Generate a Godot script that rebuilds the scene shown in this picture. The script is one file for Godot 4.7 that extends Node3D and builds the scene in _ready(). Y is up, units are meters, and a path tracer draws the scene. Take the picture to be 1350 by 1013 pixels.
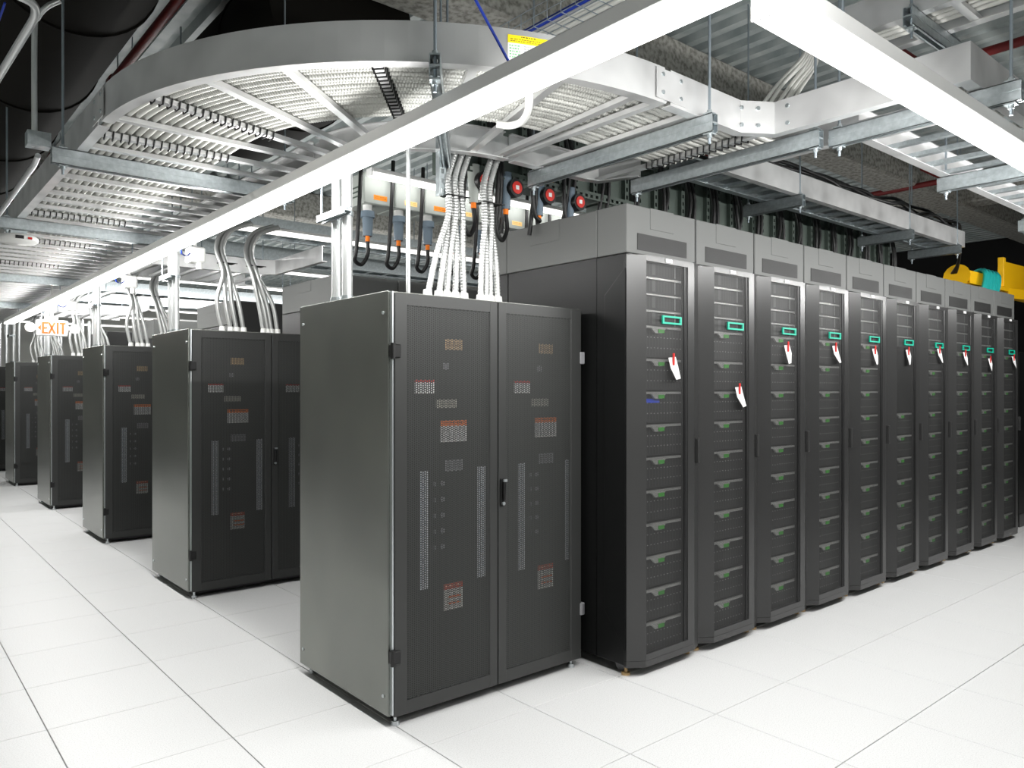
extends Node3D
# Aisle of a data centre: power cabinets on the left, a row of server racks on the right, cable trays and strip lights above.
# x runs along the rack row, z towards the camera, floor tiles are 0.6096 m.

const ORD := ["first", "second", "third", "fourth", "fifth", "sixth", "seventh", "eighth", "ninth", "tenth", "eleventh", "twelfth", "thirteenth", "fourteenth", "fifteenth", "sixteenth", "seventeenth", "eighteenth", "nineteenth", "twentieth"]
const TILE := 0.6096
const DECK := 4.4

class MB:
	var v := PackedVector3Array()
	var n := PackedVector3Array()
	var u := PackedVector2Array()

	func tri(a: Vector3, b: Vector3, c: Vector3, na: Vector3, nb: Vector3, nc: Vector3, ua := Vector2.ZERO, ub := Vector2.ZERO, uc := Vector2.ZERO) -> void:
		v.append(a); v.append(c); v.append(b)
		n.append(na); n.append(nc); n.append(nb)
		u.append(ua); u.append(uc); u.append(ub)

	func quad(a: Vector3, b: Vector3, c: Vector3, d: Vector3, s := Vector2(-1, -1)) -> MB:
		var nn := (b - a).cross(d - a).normalized()
		var w := s.x if s.x > 0.0 else a.distance_to(b)
		var h := s.y if s.y > 0.0 else a.distance_to(d)
		tri(a, b, c, nn, nn, nn, Vector2(0, h), Vector2(w, h), Vector2(w, 0))
		tri(a, c, d, nn, nn, nn, Vector2(0, h), Vector2(w, 0), Vector2(0, 0))
		return self

	func poly(p: Array, mid: Vector3) -> void:
		var nn: Vector3 = (p[1] - p[0]).cross(p[2] - p[0]).normalized()
		var c := Vector3.ZERO
		for q in p:
			c += q
		c /= p.size()
		var k := p.duplicate()
		if nn.dot(c - mid) < 0.0:
			k.reverse()
			nn = -nn
		for i in range(1, k.size() - 1):
			tri(k[0], k[i], k[i + 1], nn, nn, nn, flat_uv(k[0], nn), flat_uv(k[i], nn), flat_uv(k[i + 1], nn))

	func flat_uv(p: Vector3, nn: Vector3) -> Vector2:
		if absf(nn.y) > 0.7:
			return Vector2(p.x, p.z)
		return Vector2(p.x, -p.y) if absf(nn.z) > absf(nn.x) else Vector2(p.z, -p.y)

	func box(a: Vector3, b: Vector3) -> MB:
		var p := [a, Vector3(b.x, a.y, a.z), Vector3(b.x, b.y, a.z), Vector3(a.x, b.y, a.z), Vector3(a.x, a.y, b.z), Vector3(b.x, a.y, b.z), b, Vector3(a.x, b.y, b.z)]
		var m := (a + b) / 2.0
		for f in [[0, 1, 2, 3], [4, 5, 6, 7], [0, 1, 5, 4], [3, 2, 6, 7], [0, 3, 7, 4], [1, 2, 6, 5]]:
			poly([p[f[0]], p[f[1]], p[f[2]], p[f[3]]], m)
		return self

	func cbox(a: Vector3, b: Vector3, r: float) -> MB:
		var m := (a + b) / 2.0
		var h := (b - a) / 2.0
		for ax in 3:
			var o := (ax + 1) % 3
			var q := (ax + 2) % 3
			for s in [-1.0, 1.0]:
				var f := []
				for k in [[-1, -1], [1, -1], [1, 1], [-1, 1]]:
					var c := Vector3.ZERO
					c[ax] = s * h[ax]
					c[o] = k[0] * (h[o] - r)
					c[q] = k[1] * (h[q] - r)
					f.append(m + c)
				poly(f, m)
			for s in [-1.0, 1.0]:
				for t in [-1.0, 1.0]:
					var e := []
					for k in [[1, 0, -1], [1, 0, 1], [0, 1, 1], [0, 1, -1]]:
						var c := Vector3.ZERO
						c[o] = s * (h[o] - (r if k[0] == 0 else 0.0))
						c[q] = t * (h[q] - (r if k[1] == 0 else 0.0))
						c[ax] = k[2] * (h[ax] - r)
						e.append(m + c)
					poly(e, m)
		for s in [[-1, -1, -1], [-1, -1, 1], [-1, 1, -1], [-1, 1, 1], [1, -1, -1], [1, -1, 1], [1, 1, -1], [1, 1, 1]]:
			var sg := Vector3(s[0], s[1], s[2])
			poly([m + sg * (h - Vector3(0, r, r)), m + sg * (h - Vector3(r, 0, r)), m + sg * (h - Vector3(r, r, 0))], m)
		return self

	func tube(p: Array, r: float, sides := 8, radii := PackedFloat32Array(), cap := true) -> MB:
		var k := p.size()
		var t: Vector3 = (p[1] - p[0]).normalized()
		var side := t.cross(Vector3.UP if absf(t.y) < 0.9 else Vector3.RIGHT).normalized()
		var prev := []
		var run := 0.0
		for i in k:
			var tn: Vector3 = (p[mini(i + 1, k - 1)] - p[maxi(i - 1, 0)]).normalized()
			side = (side - tn * side.dot(tn)).normalized()
			var up := tn.cross(side)
			var rr := r if radii.is_empty() else radii[i]
			var lean := 0.0
			if not radii.is_empty() and k > 2:
				var i0 := maxi(i - 1, 0)
				var i1 := mini(i + 1, k - 1)
				lean = clampf((radii[i1] - radii[i0]) / maxf(0.0005, p[i1].distance_to(p[i0])), -1.5, 1.5)
			var ring := []
			for j in sides + 1:
				var a := TAU * j / sides
				var d := side * cos(a) + up * sin(a)
				ring.append([p[i] + d * rr, (d - tn * lean).normalized()])
			if i > 0:
				var was := run
				run += p[i].distance_to(p[i - 1])
				for j in sides:
					var a0 = prev[j]; var a1 = prev[j + 1]; var b0 = ring[j]; var b1 = ring[j + 1]
					var u0 := Vector2(float(j) / sides, was)
					var u1 := Vector2(float(j + 1) / sides, was)
					var w0 := Vector2(float(j) / sides, run)
					var w1 := Vector2(float(j + 1) / sides, run)
					tri(a0[0], a1[0], b1[0], a0[1], a1[1], b1[1], u0, u1, w1)
					tri(a0[0], b1[0], b0[0], a0[1], b1[1], b0[1], u0, w1, w0)
			if cap and (i == 0 or i == k - 1):
				var nn := -tn if i == 0 else tn
				for j in range(1, sides - 1):
					if i == 0:
						tri(ring[0][0], ring[j + 1][0], ring[j][0], nn, nn, nn)
					else:
						tri(ring[0][0], ring[j][0], ring[j + 1][0], nn, nn, nn)
			prev = ring
		return self

	func cyl(a: Vector3, b: Vector3, r: float, sides := 10, r2 := -1.0) -> MB:
		return tube([a, b], r, sides, PackedFloat32Array([r, r2 if r2 >= 0.0 else r]))

	# a profile of (outwards, height) corners swept along a path in plan
	func sweep(path: Array, prof: Array) -> MB:
		var prev := []
		for i in path.size():
			var d0: Vector3 = (path[i] - path[maxi(i - 1, 0)]).normalized() if i > 0 else (path[1] - path[0]).normalized()
			var d1: Vector3 = (path[mini(i + 1, path.size() - 1)] - path[i]).normalized() if i < path.size() - 1 else d0
			var l0 := Vector3(d0.z, 0, -d0.x)
			var l1 := Vector3(d1.z, 0, -d1.x)
			var l := (l0 + l1).normalized()
			l /= maxf(0.3, l.dot(l0))
			var ring := []
			for q in prof:
				ring.append(path[i] + l * q.x + Vector3.UP * q.y)
			if i > 0:
				for j in prof.size():
					var jj := (j + 1) % prof.size()
					quad(prev[j], prev[jj], ring[jj], ring[j])
			prev = ring
		var ends := PackedVector2Array(prof)
		var ix := Geometry2D.triangulate_polygon(ends)
		var first: Vector3 = path[0]
		var fd: Vector3 = (path[1] - path[0]).normalized()
		var fl := Vector3(fd.z, 0, -fd.x)
		for e in 2:
			var nd := -fd
			if e == 1:
				nd = (path[-1] - path[-2]).normalized()
			for q in range(0, ix.size(), 3):
				var c := []
				for w in 3:
					var pp: Vector2 = prof[ix[q + w]]
					c.append(first + fl * pp.x + Vector3.UP * pp.y if e == 0 else prev[ix[q + w]])
				poly(c, (c[0] + c[1] + c[2]) / 3.0 - nd)
		return self

	func done() -> ArrayMesh:
		var a := []
		a.resize(Mesh.ARRAY_MAX)
		a[Mesh.ARRAY_VERTEX] = v
		a[Mesh.ARRAY_NORMAL] = n
		a[Mesh.ARRAY_TEX_UV] = u
		var m := ArrayMesh.new()
		m.add_surface_from_arrays(Mesh.PRIMITIVE_TRIANGLES, a)
		return m

var taken := {}
var M := {}
var rng := RandomNumberGenerator.new()

func numbered(s: String) -> String:
	taken[s] = taken.get(s, -1) + 1
	return s if taken[s] == 0 else "%s_%03d" % [s, taken[s]]

func thing(called: String, label: String, category: String, group := "", at := Vector3.ZERO) -> Node3D:
	var o := Node3D.new()
	o.name = numbered(called)
	add_child(o)
	o.position = at
	return tag(o, label, category, group)

func tag(o: Node3D, label: String, category: String, group := "") -> Node3D:
	o.set_meta("label", label)
	o.set_meta("category", category)
	if group:
		o.set_meta("group", group)
	return o

func part(p: Node, called: String, m: Mesh, mt: Material, at := Vector3.ZERO) -> MeshInstance3D:
	var o := MeshInstance3D.new()
	o.name = called
	o.mesh = m
	o.material_override = mt
	o.position = at
	p.add_child(o, true)
	return o

func single(called: String, m: Mesh, mt: Material, label: String, category: String, group := "", at := Vector3.ZERO) -> MeshInstance3D:
	var o := part(self, numbered(called), m, mt, at)
	tag(o, label, category, group)
	return o

func structure(called: String, m: Mesh, mt: Material) -> MeshInstance3D:
	var o := part(self, called, m, mt)
	o.set_meta("kind", "structure")
	return o

func copy(o: Node3D, label: String, at: Vector3) -> Node3D:
	var c: Node3D = o.duplicate()
	c.name = numbered(String(o.name).trim_suffix("_000"))
	add_child(c)
	c.position = at
	c.set_meta("label", label)
	return c

func bx(a: Vector3, b: Vector3) -> ArrayMesh:
	return MB.new().box(a, b).done()

func cbx(a: Vector3, b: Vector3, r := 0.004) -> ArrayMesh:
	return MB.new().cbox(a, b, r).done()

func V(x: float, y: float, z: float) -> Vector3:
	return Vector3(x, y, z)

func smooth(p: Array, per := 8) -> Array:
	var o := []
	for i in p.size() - 1:
		var a: Vector3 = p[maxi(i - 1, 0)]
		var b: Vector3 = p[i]
		var c: Vector3 = p[i + 1]
		var d: Vector3 = p[mini(i + 2, p.size() - 1)]
		for k in per:
			o.append(b.cubic_interpolate(c, a, d, float(k) / per))
	o.append(p[-1])
	return o

func resample(p: Array, step: float) -> Array:
	var o := [p[0]]
	var left := step
	for i in range(1, p.size()):
		var a: Vector3 = p[i - 1]
		var b: Vector3 = p[i]
		var l := a.distance_to(b)
		var at := left
		while at < l:
			o.append(a.lerp(b, at / l))
			at += step
		left = at - l
	return o

func ridged(p: Array, r: float, pitch: float, sides := 8) -> ArrayMesh:
	var q := resample(p, pitch / 4.0)
	var rr := PackedFloat32Array()
	for i in q.size():
		rr.append(r * [1.0, 0.93, 0.86, 0.93][i % 4])
	return MB.new().tube(q, r, sides, rr).done()

# ---------------------------------------------------------------- materials
func mat(key: String, c: Color, rough := 0.6, metal := 0.0) -> StandardMaterial3D:
	var m := StandardMaterial3D.new()
	m.resource_name = key
	m.albedo_color = c
	m.roughness = rough
	m.metallic = metal
	M[key] = m
	return m

func noise_tex(scale: float, ramp: Array, size := 512, octaves := 4, sd := 1) -> NoiseTexture2D:
	var t := NoiseTexture2D.new()
	var f := FastNoiseLite.new()
	f.seed = sd
	f.frequency = scale
	f.fractal_octaves = octaves
	t.noise = f
	t.width = size
	t.height = size
	t.seamless = true
	var g := Gradient.new()
	g.offsets = PackedFloat32Array(ramp.map(func(x): return x[0]))
	g.colors = PackedColorArray(ramp.map(func(x): return x[1]))
	t.color_ramp = g
	return t

func grey(x: float) -> Color:
	return Color(x, x, x)

func world_map(m: StandardMaterial3D, t: Texture2D, metres: float) -> void:
	m.albedo_texture = t
	m.uv1_triplanar = true
	m.uv1_world_triplanar = true
	m.uv1_scale = Vector3.ONE / metres

func perforated(key: String, c: Color, tile: Vector2, hole: float, rough := 0.5) -> void:
	var w := 96
	var h := int(96.0 * tile.y / tile.x)
	var im := Image.create(w, h, false, Image.FORMAT_RGBA8)
	for y in h:
		for x in w:
			var p := Vector2(x + 0.5, y + 0.5) / Vector2(w, h) * tile
			var open := false
			for q in [Vector2(0.25, 0.25), Vector2(0.75, 0.75)]:
				if p.distance_to(q * tile) < hole:
					open = true
			im.set_pixel(x, y, Color(1, 1, 1, 0.0 if open else 1.0))
	var m := mat(key, c, rough)
	m.albedo_texture = ImageTexture.create_from_image(im)
	m.transparency = BaseMaterial3D.TRANSPARENCY_ALPHA_SCISSOR
	m.alpha_scissor_threshold = 0.5
	m.uv1_scale = Vector3(1.0 / tile.x, 1.0 / tile.y, 1)

func print_tex(key: String, w: int, h: int, paper: Color, bands: Array, lines: Array, rough := 0.6) -> void:
	# bands: [x, y, w, h, colour] solid areas; lines: [x, y, w, h, colour, rows] rows of small unreadable print
	var im := Image.create(w, h, false, Image.FORMAT_RGBA8)
	im.fill(paper)
	for b in bands:
		im.fill_rect(Rect2i(b[0], b[1], b[2], b[3]), b[4])
	var r := RandomNumberGenerator.new()
	r.seed = hash(key)
	for l in lines:
		for k in l[5]:
			var y: int = l[1] + int(float(l[3]) * k / l[5])
			var x: int = l[0]
			while x < l[0] + l[2] - 3:
				var run := r.randi_range(3, 9)
				im.fill_rect(Rect2i(x, y, mini(run, l[0] + l[2] - x), maxi(1, int(l[3] / l[5] / 2.0))), l[4])
				x += run + r.randi_range(2, 4)
	var m := mat(key, Color.WHITE, rough)
	m.albedo_texture = ImageTexture.create_from_image(im)

func make_materials() -> void:
	var tile := mat("tile", Color.WHITE, 0.42)
	world_map(tile, noise_tex(0.09, [[0.0, grey(0.8)], [0.38, grey(0.885)], [0.6, grey(0.905)], [1.0, grey(0.92)]], 512, 5, 3), 0.35)
	mat("seam", Color(0.3, 0.24, 0.17), 0.9)
	var con := mat("concrete", Color.WHITE, 0.95)
	world_map(con, noise_tex(0.02, [[0.0, Color(0.4, 0.395, 0.37)], [0.35, Color(0.56, 0.555, 0.53)], [0.6, Color(0.66, 0.655, 0.63)], [1.0, Color(0.72, 0.71, 0.69)]], 512, 6, 9), 0.6)
	var deck := mat("deck", Color.WHITE, 0.5, 0.15)
	world_map(deck, noise_tex(0.012, [[0.0, Color(0.56, 0.6, 0.6)], [0.5, Color(0.68, 0.71, 0.71)], [1.0, Color(0.77, 0.79, 0.78)]], 512, 4, 5), 2.2)
	mat("black_wall", Color(0.07, 0.07, 0.075), 0.9)
	mat("pale_wall", Color(0.82, 0.82, 0.8), 0.8)
	# power cabinets: satin dark paint with faint streaks of handling
	var pdu := mat("cabinet_paint", Color.WHITE, 0.27)
	world_map(pdu, noise_tex(0.006, [[0.0, Color(0.475, 0.485, 0.465)], [0.5, Color(0.51, 0.52, 0.5)], [1.0, Color(0.545, 0.555, 0.53)]], 256, 3, 8), 1.5)
	pdu.metallic = 0.85
	mat("door_paint", Color(0.2, 0.203, 0.2), 0.42, 0.1)
	mat("cabinet_dark", Color(0.17, 0.17, 0.172), 0.5)
	mat("inner_panel", Color(0.13, 0.13, 0.13), 0.6)
	mat("black_plastic", Color(0.045, 0.045, 0.048), 0.4)
	mat("bright_edge", Color(0.8, 0.82, 0.83), 0.3, 0.8)
	mat("rack_paint", Color(0.19, 0.19, 0.19), 0.28, 0.0)
	mat("hood_paint", Color(0.41, 0.415, 0.41), 0.5)
	M.hood_paint.metallic_specular = 0.35
	mat("rack_gloss", Color(0.09, 0.092, 0.092), 0.34)
	M.rack_gloss.metallic_specular = 0.3
	mat("chassis", Color(0.09, 0.09, 0.09), 0.6)
	mat("silver_lip", Color(0.7, 0.7, 0.69), 0.35, 0.5)
	mat("green_dot", Color(0.25, 0.62, 0.2), 0.4)
	mat("teal_badge", Color(0.02, 0.66, 0.55), 0.4)
	mat("blue_tape", Color(0.06, 0.25, 0.8), 0.5)
	mat("paper", Color(0.86, 0.86, 0.86), 0.7)
	mat("red_print", Color(0.78, 0.1, 0.07), 0.6)
	var alu := mat("aluminium", Color.WHITE, 0.36, 0.65)
	world_map(alu, noise_tex(0.01, [[0.0, grey(0.74)], [0.5, grey(0.84)], [1.0, grey(0.9)]], 256, 3, 12), 0.9)
	var gal := mat("galvanized", Color.WHITE, 0.33, 0.85)
	world_map(gal, noise_tex(0.03, [[0.0, Color(0.66, 0.69, 0.7)], [0.5, Color(0.71, 0.74, 0.75)], [1.0, Color(0.76, 0.79, 0.8)]], 256, 4, 15), 0.25)
	mat("rod", Color(0.62, 0.66, 0.69), 0.4, 0.8)
	mat("flex_steel", Color(0.74, 0.745, 0.74), 0.38, 0.7)
	mat("armour", Color(0.8, 0.8, 0.78), 0.42, 0.45)
	mat("pipe", Color(0.86, 0.87, 0.87), 0.3, 0.7)
	mat("white_plastic", Color(0.9, 0.9, 0.89), 0.4)
	mat("white_cable", Color(0.84, 0.84, 0.82), 0.5)
	mat("grey_box", Color(0.66, 0.68, 0.66), 0.45)
	mat("green_grey", Color(0.3, 0.34, 0.315), 0.5, 0.2)
	mat("blue_grey", Color(0.4, 0.46, 0.51), 0.4)
	mat("orange_label", Color(0.98, 0.5, 0.02), 0.6)
	mat("pale_orange", Color(0.95, 0.72, 0.4), 0.6)
	mat("red_plug", Color(0.76, 0.13, 0.08), 0.45)
	mat("cord", Color(0.05, 0.05, 0.052), 0.5)
	mat("blue_cord", Color(0.05, 0.2, 0.62), 0.5)
	mat("duct_wrap", Color(0.1, 0.095, 0.085), 0.75)
	M.duct_wrap.metallic_specular = 0.2
	mat("red_pipe", Color(0.42, 0.05, 0.05), 0.5)
	mat("yellow", Color(0.99, 0.76, 0.02), 0.45)
	mat("teal_fibre", Color(0.1, 0.68, 0.66), 0.5)
	mat("housing", Color(0.93, 0.93, 0.925), 0.45)
	mat("exit_orange", Color(0.96, 0.35, 0.1), 0.5)
	var em: StandardMaterial3D = M.exit_orange
	em.emission_enabled = true
	em.emission = Color(1, 0.36, 0.12)
	em.emission_energy_multiplier = 0.5
	var lens := mat("lens", Color(0.95, 0.95, 0.95), 0.5)
	lens.emission_enabled = true
	lens.emission = Color(1.0, 1.0, 0.99)
	lens.emission_energy_multiplier = 3.0
	var dim := mat("lens_dim", Color(0.95, 0.95, 0.95), 0.5)
	dim.emission_enabled = true
	dim.emission = Color(1.0, 0.99, 0.97)
	dim.emission_energy_multiplier = 1.2
	var led := mat("green_led", Color(0.2, 0.9, 0.2), 0.5)
	led.emission_enabled = true
	led.emission = Color(0.3, 1, 0.25)
	led.emission_energy_multiplier = 1.0
	perforated("cabinet_mesh", Color(0.22, 0.225, 0.22), Vector2(0.0236, 0.0106), 0.005, 0.45)
	perforated("rack_mesh", Color(0.2, 0.2, 0.2), Vector2(0.0104, 0.006), 0.0025, 0.5)
	var dark := Color(0.3, 0.3, 0.3)
	print_tex("tan_label", 100, 52, Color(0.72, 0.6, 0.42), [], [[8, 14, 84, 26, Color(0.5, 0.38, 0.24), 2]])
	print_tex("red_label", 110, 64, Color(0.86, 0.86, 0.86), [[0, 0, 110, 12, Color(0.75, 0.13, 0.12)]], [[6, 18, 98, 40, Color(0.55, 0.55, 0.55), 4]])
	print_tex("grey_label", 126, 40, Color(0.66, 0.65, 0.6), [], [[10, 10, 106, 22, Color(0.4, 0.4, 0.38), 2]])
	print_tex("orange_warning", 160, 104, Color(0.84, 0.84, 0.84), [[0, 0, 160, 26, Color(0.93, 0.46, 0.05)]], [[24, 7, 120, 14, Color(0.25, 0.12, 0.0), 1], [8, 34, 144, 64, Color(0.55, 0.55, 0.55), 6]])
	print_tex("plain_label", 110, 54, Color(0.5, 0.5, 0.51), [], [[8, 8, 94, 38, Color(0.34, 0.34, 0.35), 3]])
	print_tex("strip_label", 24, 276, Color(0.72, 0.73, 0.75), [], [[3, 4, 18, 268, Color(0.52, 0.56, 0.6), 40]])
	print_tex("foot_label", 108, 128, Color(0.78, 0.77, 0.75), [[0, 0, 108, 26, Color(0.72, 0.25, 0.12)], [24, 60, 78, 10, Color(0.86, 0.4, 0.16)], [24, 90, 78, 10, Color(0.86, 0.4, 0.16)]], [[10, 7, 88, 14, Color(0.9, 0.7, 0.6), 1], [8, 34, 92, 88, Color(0.62, 0.6, 0.58), 5]])
	print_tex("tray_label", 160, 110, Color(0.93, 0.93, 0.92), [[0, 0, 160, 34, Color(0.98, 0.86, 0.05)]], [[50, 4, 60, 8, Color(0.15, 0.15, 0.1), 1], [10, 15, 140, 16, Color(0.55, 0.48, 0.1), 2], [6, 42, 40, 60, Color(0.45, 0.75, 0.5), 5], [60, 42, 90, 60, Color(0.66, 0.66, 0.68), 6]])
	print_tex("box_label", 90, 34, Color(0.98, 0.55, 0.06), [], [[8, 8, 74, 20, Color(0.6, 0.28, 0.02), 2]])
	print_tex("box_label_pale", 90, 34, Color(0.96, 0.82, 0.56), [], [[8, 8, 74, 20, Color(0.93, 0.6, 0.25), 2]])
	print_tex("rack_number", 60, 40, Color(0.9, 0.9, 0.9), [], [[10, 10, 40, 20, Color(0.4, 0.4, 0.4), 1]])
	# fronts of the servers behind the mesh: drive bays and rows of tiny lamps
	for tall in [false, true]:
		var w := 256
		var h := 96 if tall else 48
		var im := Image.create(w, h, false, Image.FORMAT_RGBA8)
		im.fill(Color(0.12, 0.12, 0.12))
		for x in range(0, w, 14):
			im.fill_rect(Rect2i(x, 4, 2, h - 8), Color(0.05, 0.05, 0.05))
			im.fill_rect(Rect2i(x + 5, 6, 4, h - 12), Color(0.19, 0.19, 0.19))
		if tall:
			for row in [34, 66]:
				for x in range(6, w - 8, 16):
					im.fill_rect(Rect2i(x, row, 3, 3), Color(0.75, 0.76, 0.74))
		else:
			im.fill_rect(Rect2i(170, 4, 5, h - 8), Color(0.55, 0.56, 0.56))
			im.fill_rect(Rect2i(60, 6, 16, h - 12), Color(0.3, 0.31, 0.3))
		var m := mat("server_front" if tall else "server_front_low", Color.WHITE, 0.5)
		m.albedo_texture = ImageTexture.create_from_image(im)

# ---------------------------------------------------------------- strip lights
func strip_light(label: String, a: Vector3, b: Vector3, energy: float, hangers := [], wide := 0.12, tall := 0.078, sideways := 0.6) -> Node3D:
	# a, b: the two ends of the middle of the glowing face
	var t := thing("strip_light", label, "light", "ceiling strip lights", a)
	var e := b - a
	var along := V(0, 0, 1) if absf(e.z) > absf(e.x) else V(1, 0, 0)
	var cross := V(1, 0, 0) if along.z > 0.0 else V(0, 0, 1)
	var h := cross * wide / 2.0
	var lo := V(minf(e.x, 0), 0, minf(e.z, 0))
	var hi := V(maxf(e.x, 0), 0, maxf(e.z, 0))
	part(t, "housing", cbx(lo - h + V(0, 0.024, 0) + along * 0.012, hi + h + V(0, tall, 0) - along * 0.012, 0.004), M.housing)
	part(t, "lens", cbx(lo - h * 0.99 + along * 0.014, hi + h * 0.99 + V(0, 0.0245, 0) - along * 0.014, 0.006), M.lens if wide > 0.1 else M.lens_dim)
	part(t, "end_cap", cbx(lo - h, lo + h + V(0, tall, 0) + along * 0.012, 0.003), M.housing)
	part(t, "end_cap", cbx(hi - h - along * 0.012, hi + h + V(0, tall, 0), 0.003), M.housing)
	for d in hangers:
		var p: Vector3 = along * d
		part(t, "hanger_rod", MB.new().cyl(p + V(0, tall, 0), p + V(0, DECK - a.y, 0), 0.005, 6).done(), M.rod)
	var l := AreaLight3D.new()
	l.name = "strip_glow"
	l.area_size = Vector2(wide * 0.94, e.length()) if along.z > 0.0 else Vector2(e.length(), wide * 0.94)
	l.area_normalize_energy = true
	l.light_energy = energy * e.length()
	l.light_color = Color(1.0, 0.998, 0.99)
	l.shadow_enabled = true
	l.area_range = 40.0
	l.area_attenuation = 2.0
	l.rotation_degrees = Vector3(-90, 0, 0)
	l.position = e / 2.0 + V(0, -0.006, 0)
	t.add_child(l)
	# the lens wraps round both lower edges and throws light sideways
	for s in [-1.0, 1.0]:
		var w := AreaLight3D.new()
		w.name = "strip_side_glow"
		w.area_size = Vector2(e.length(), 0.022)
		w.area_normalize_energy = true
		w.light_energy = energy * e.length() * sideways
		w.light_color = l.light_color
		w.shadow_enabled = true
		w.area_range = 40.0
		w.area_attenuation = 2.0
		w.position = e / 2.0 + h * s * 1.02 + V(0, 0.012, 0)
		t.add_child(w, true)
		w.look_at_from_position(w.position, w.position + cross * s, Vector3.UP)
		w.position = e / 2.0 + h * s * 1.02 + V(0, 0.012, 0)
	return t

# ---------------------------------------------------------------- power cabinets
func decal(p: Node3D, called: String, r: Array, z: float, mt: Material) -> void:
	var m := MB.new()
	m.quad(V(r[0], r[1], z + 0.001), V(r[2], r[1], z + 0.001), V(r[2], r[3], z + 0.001), V(r[0], r[3], z + 0.001), Vector2(1, 1))
	m.quad(V(r[2], r[1], z), V(r[0], r[1], z), V(r[0], r[3], z), V(r[2], r[3], z), Vector2(1, 1))
	part(p, called, m.done(), mt)

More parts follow.
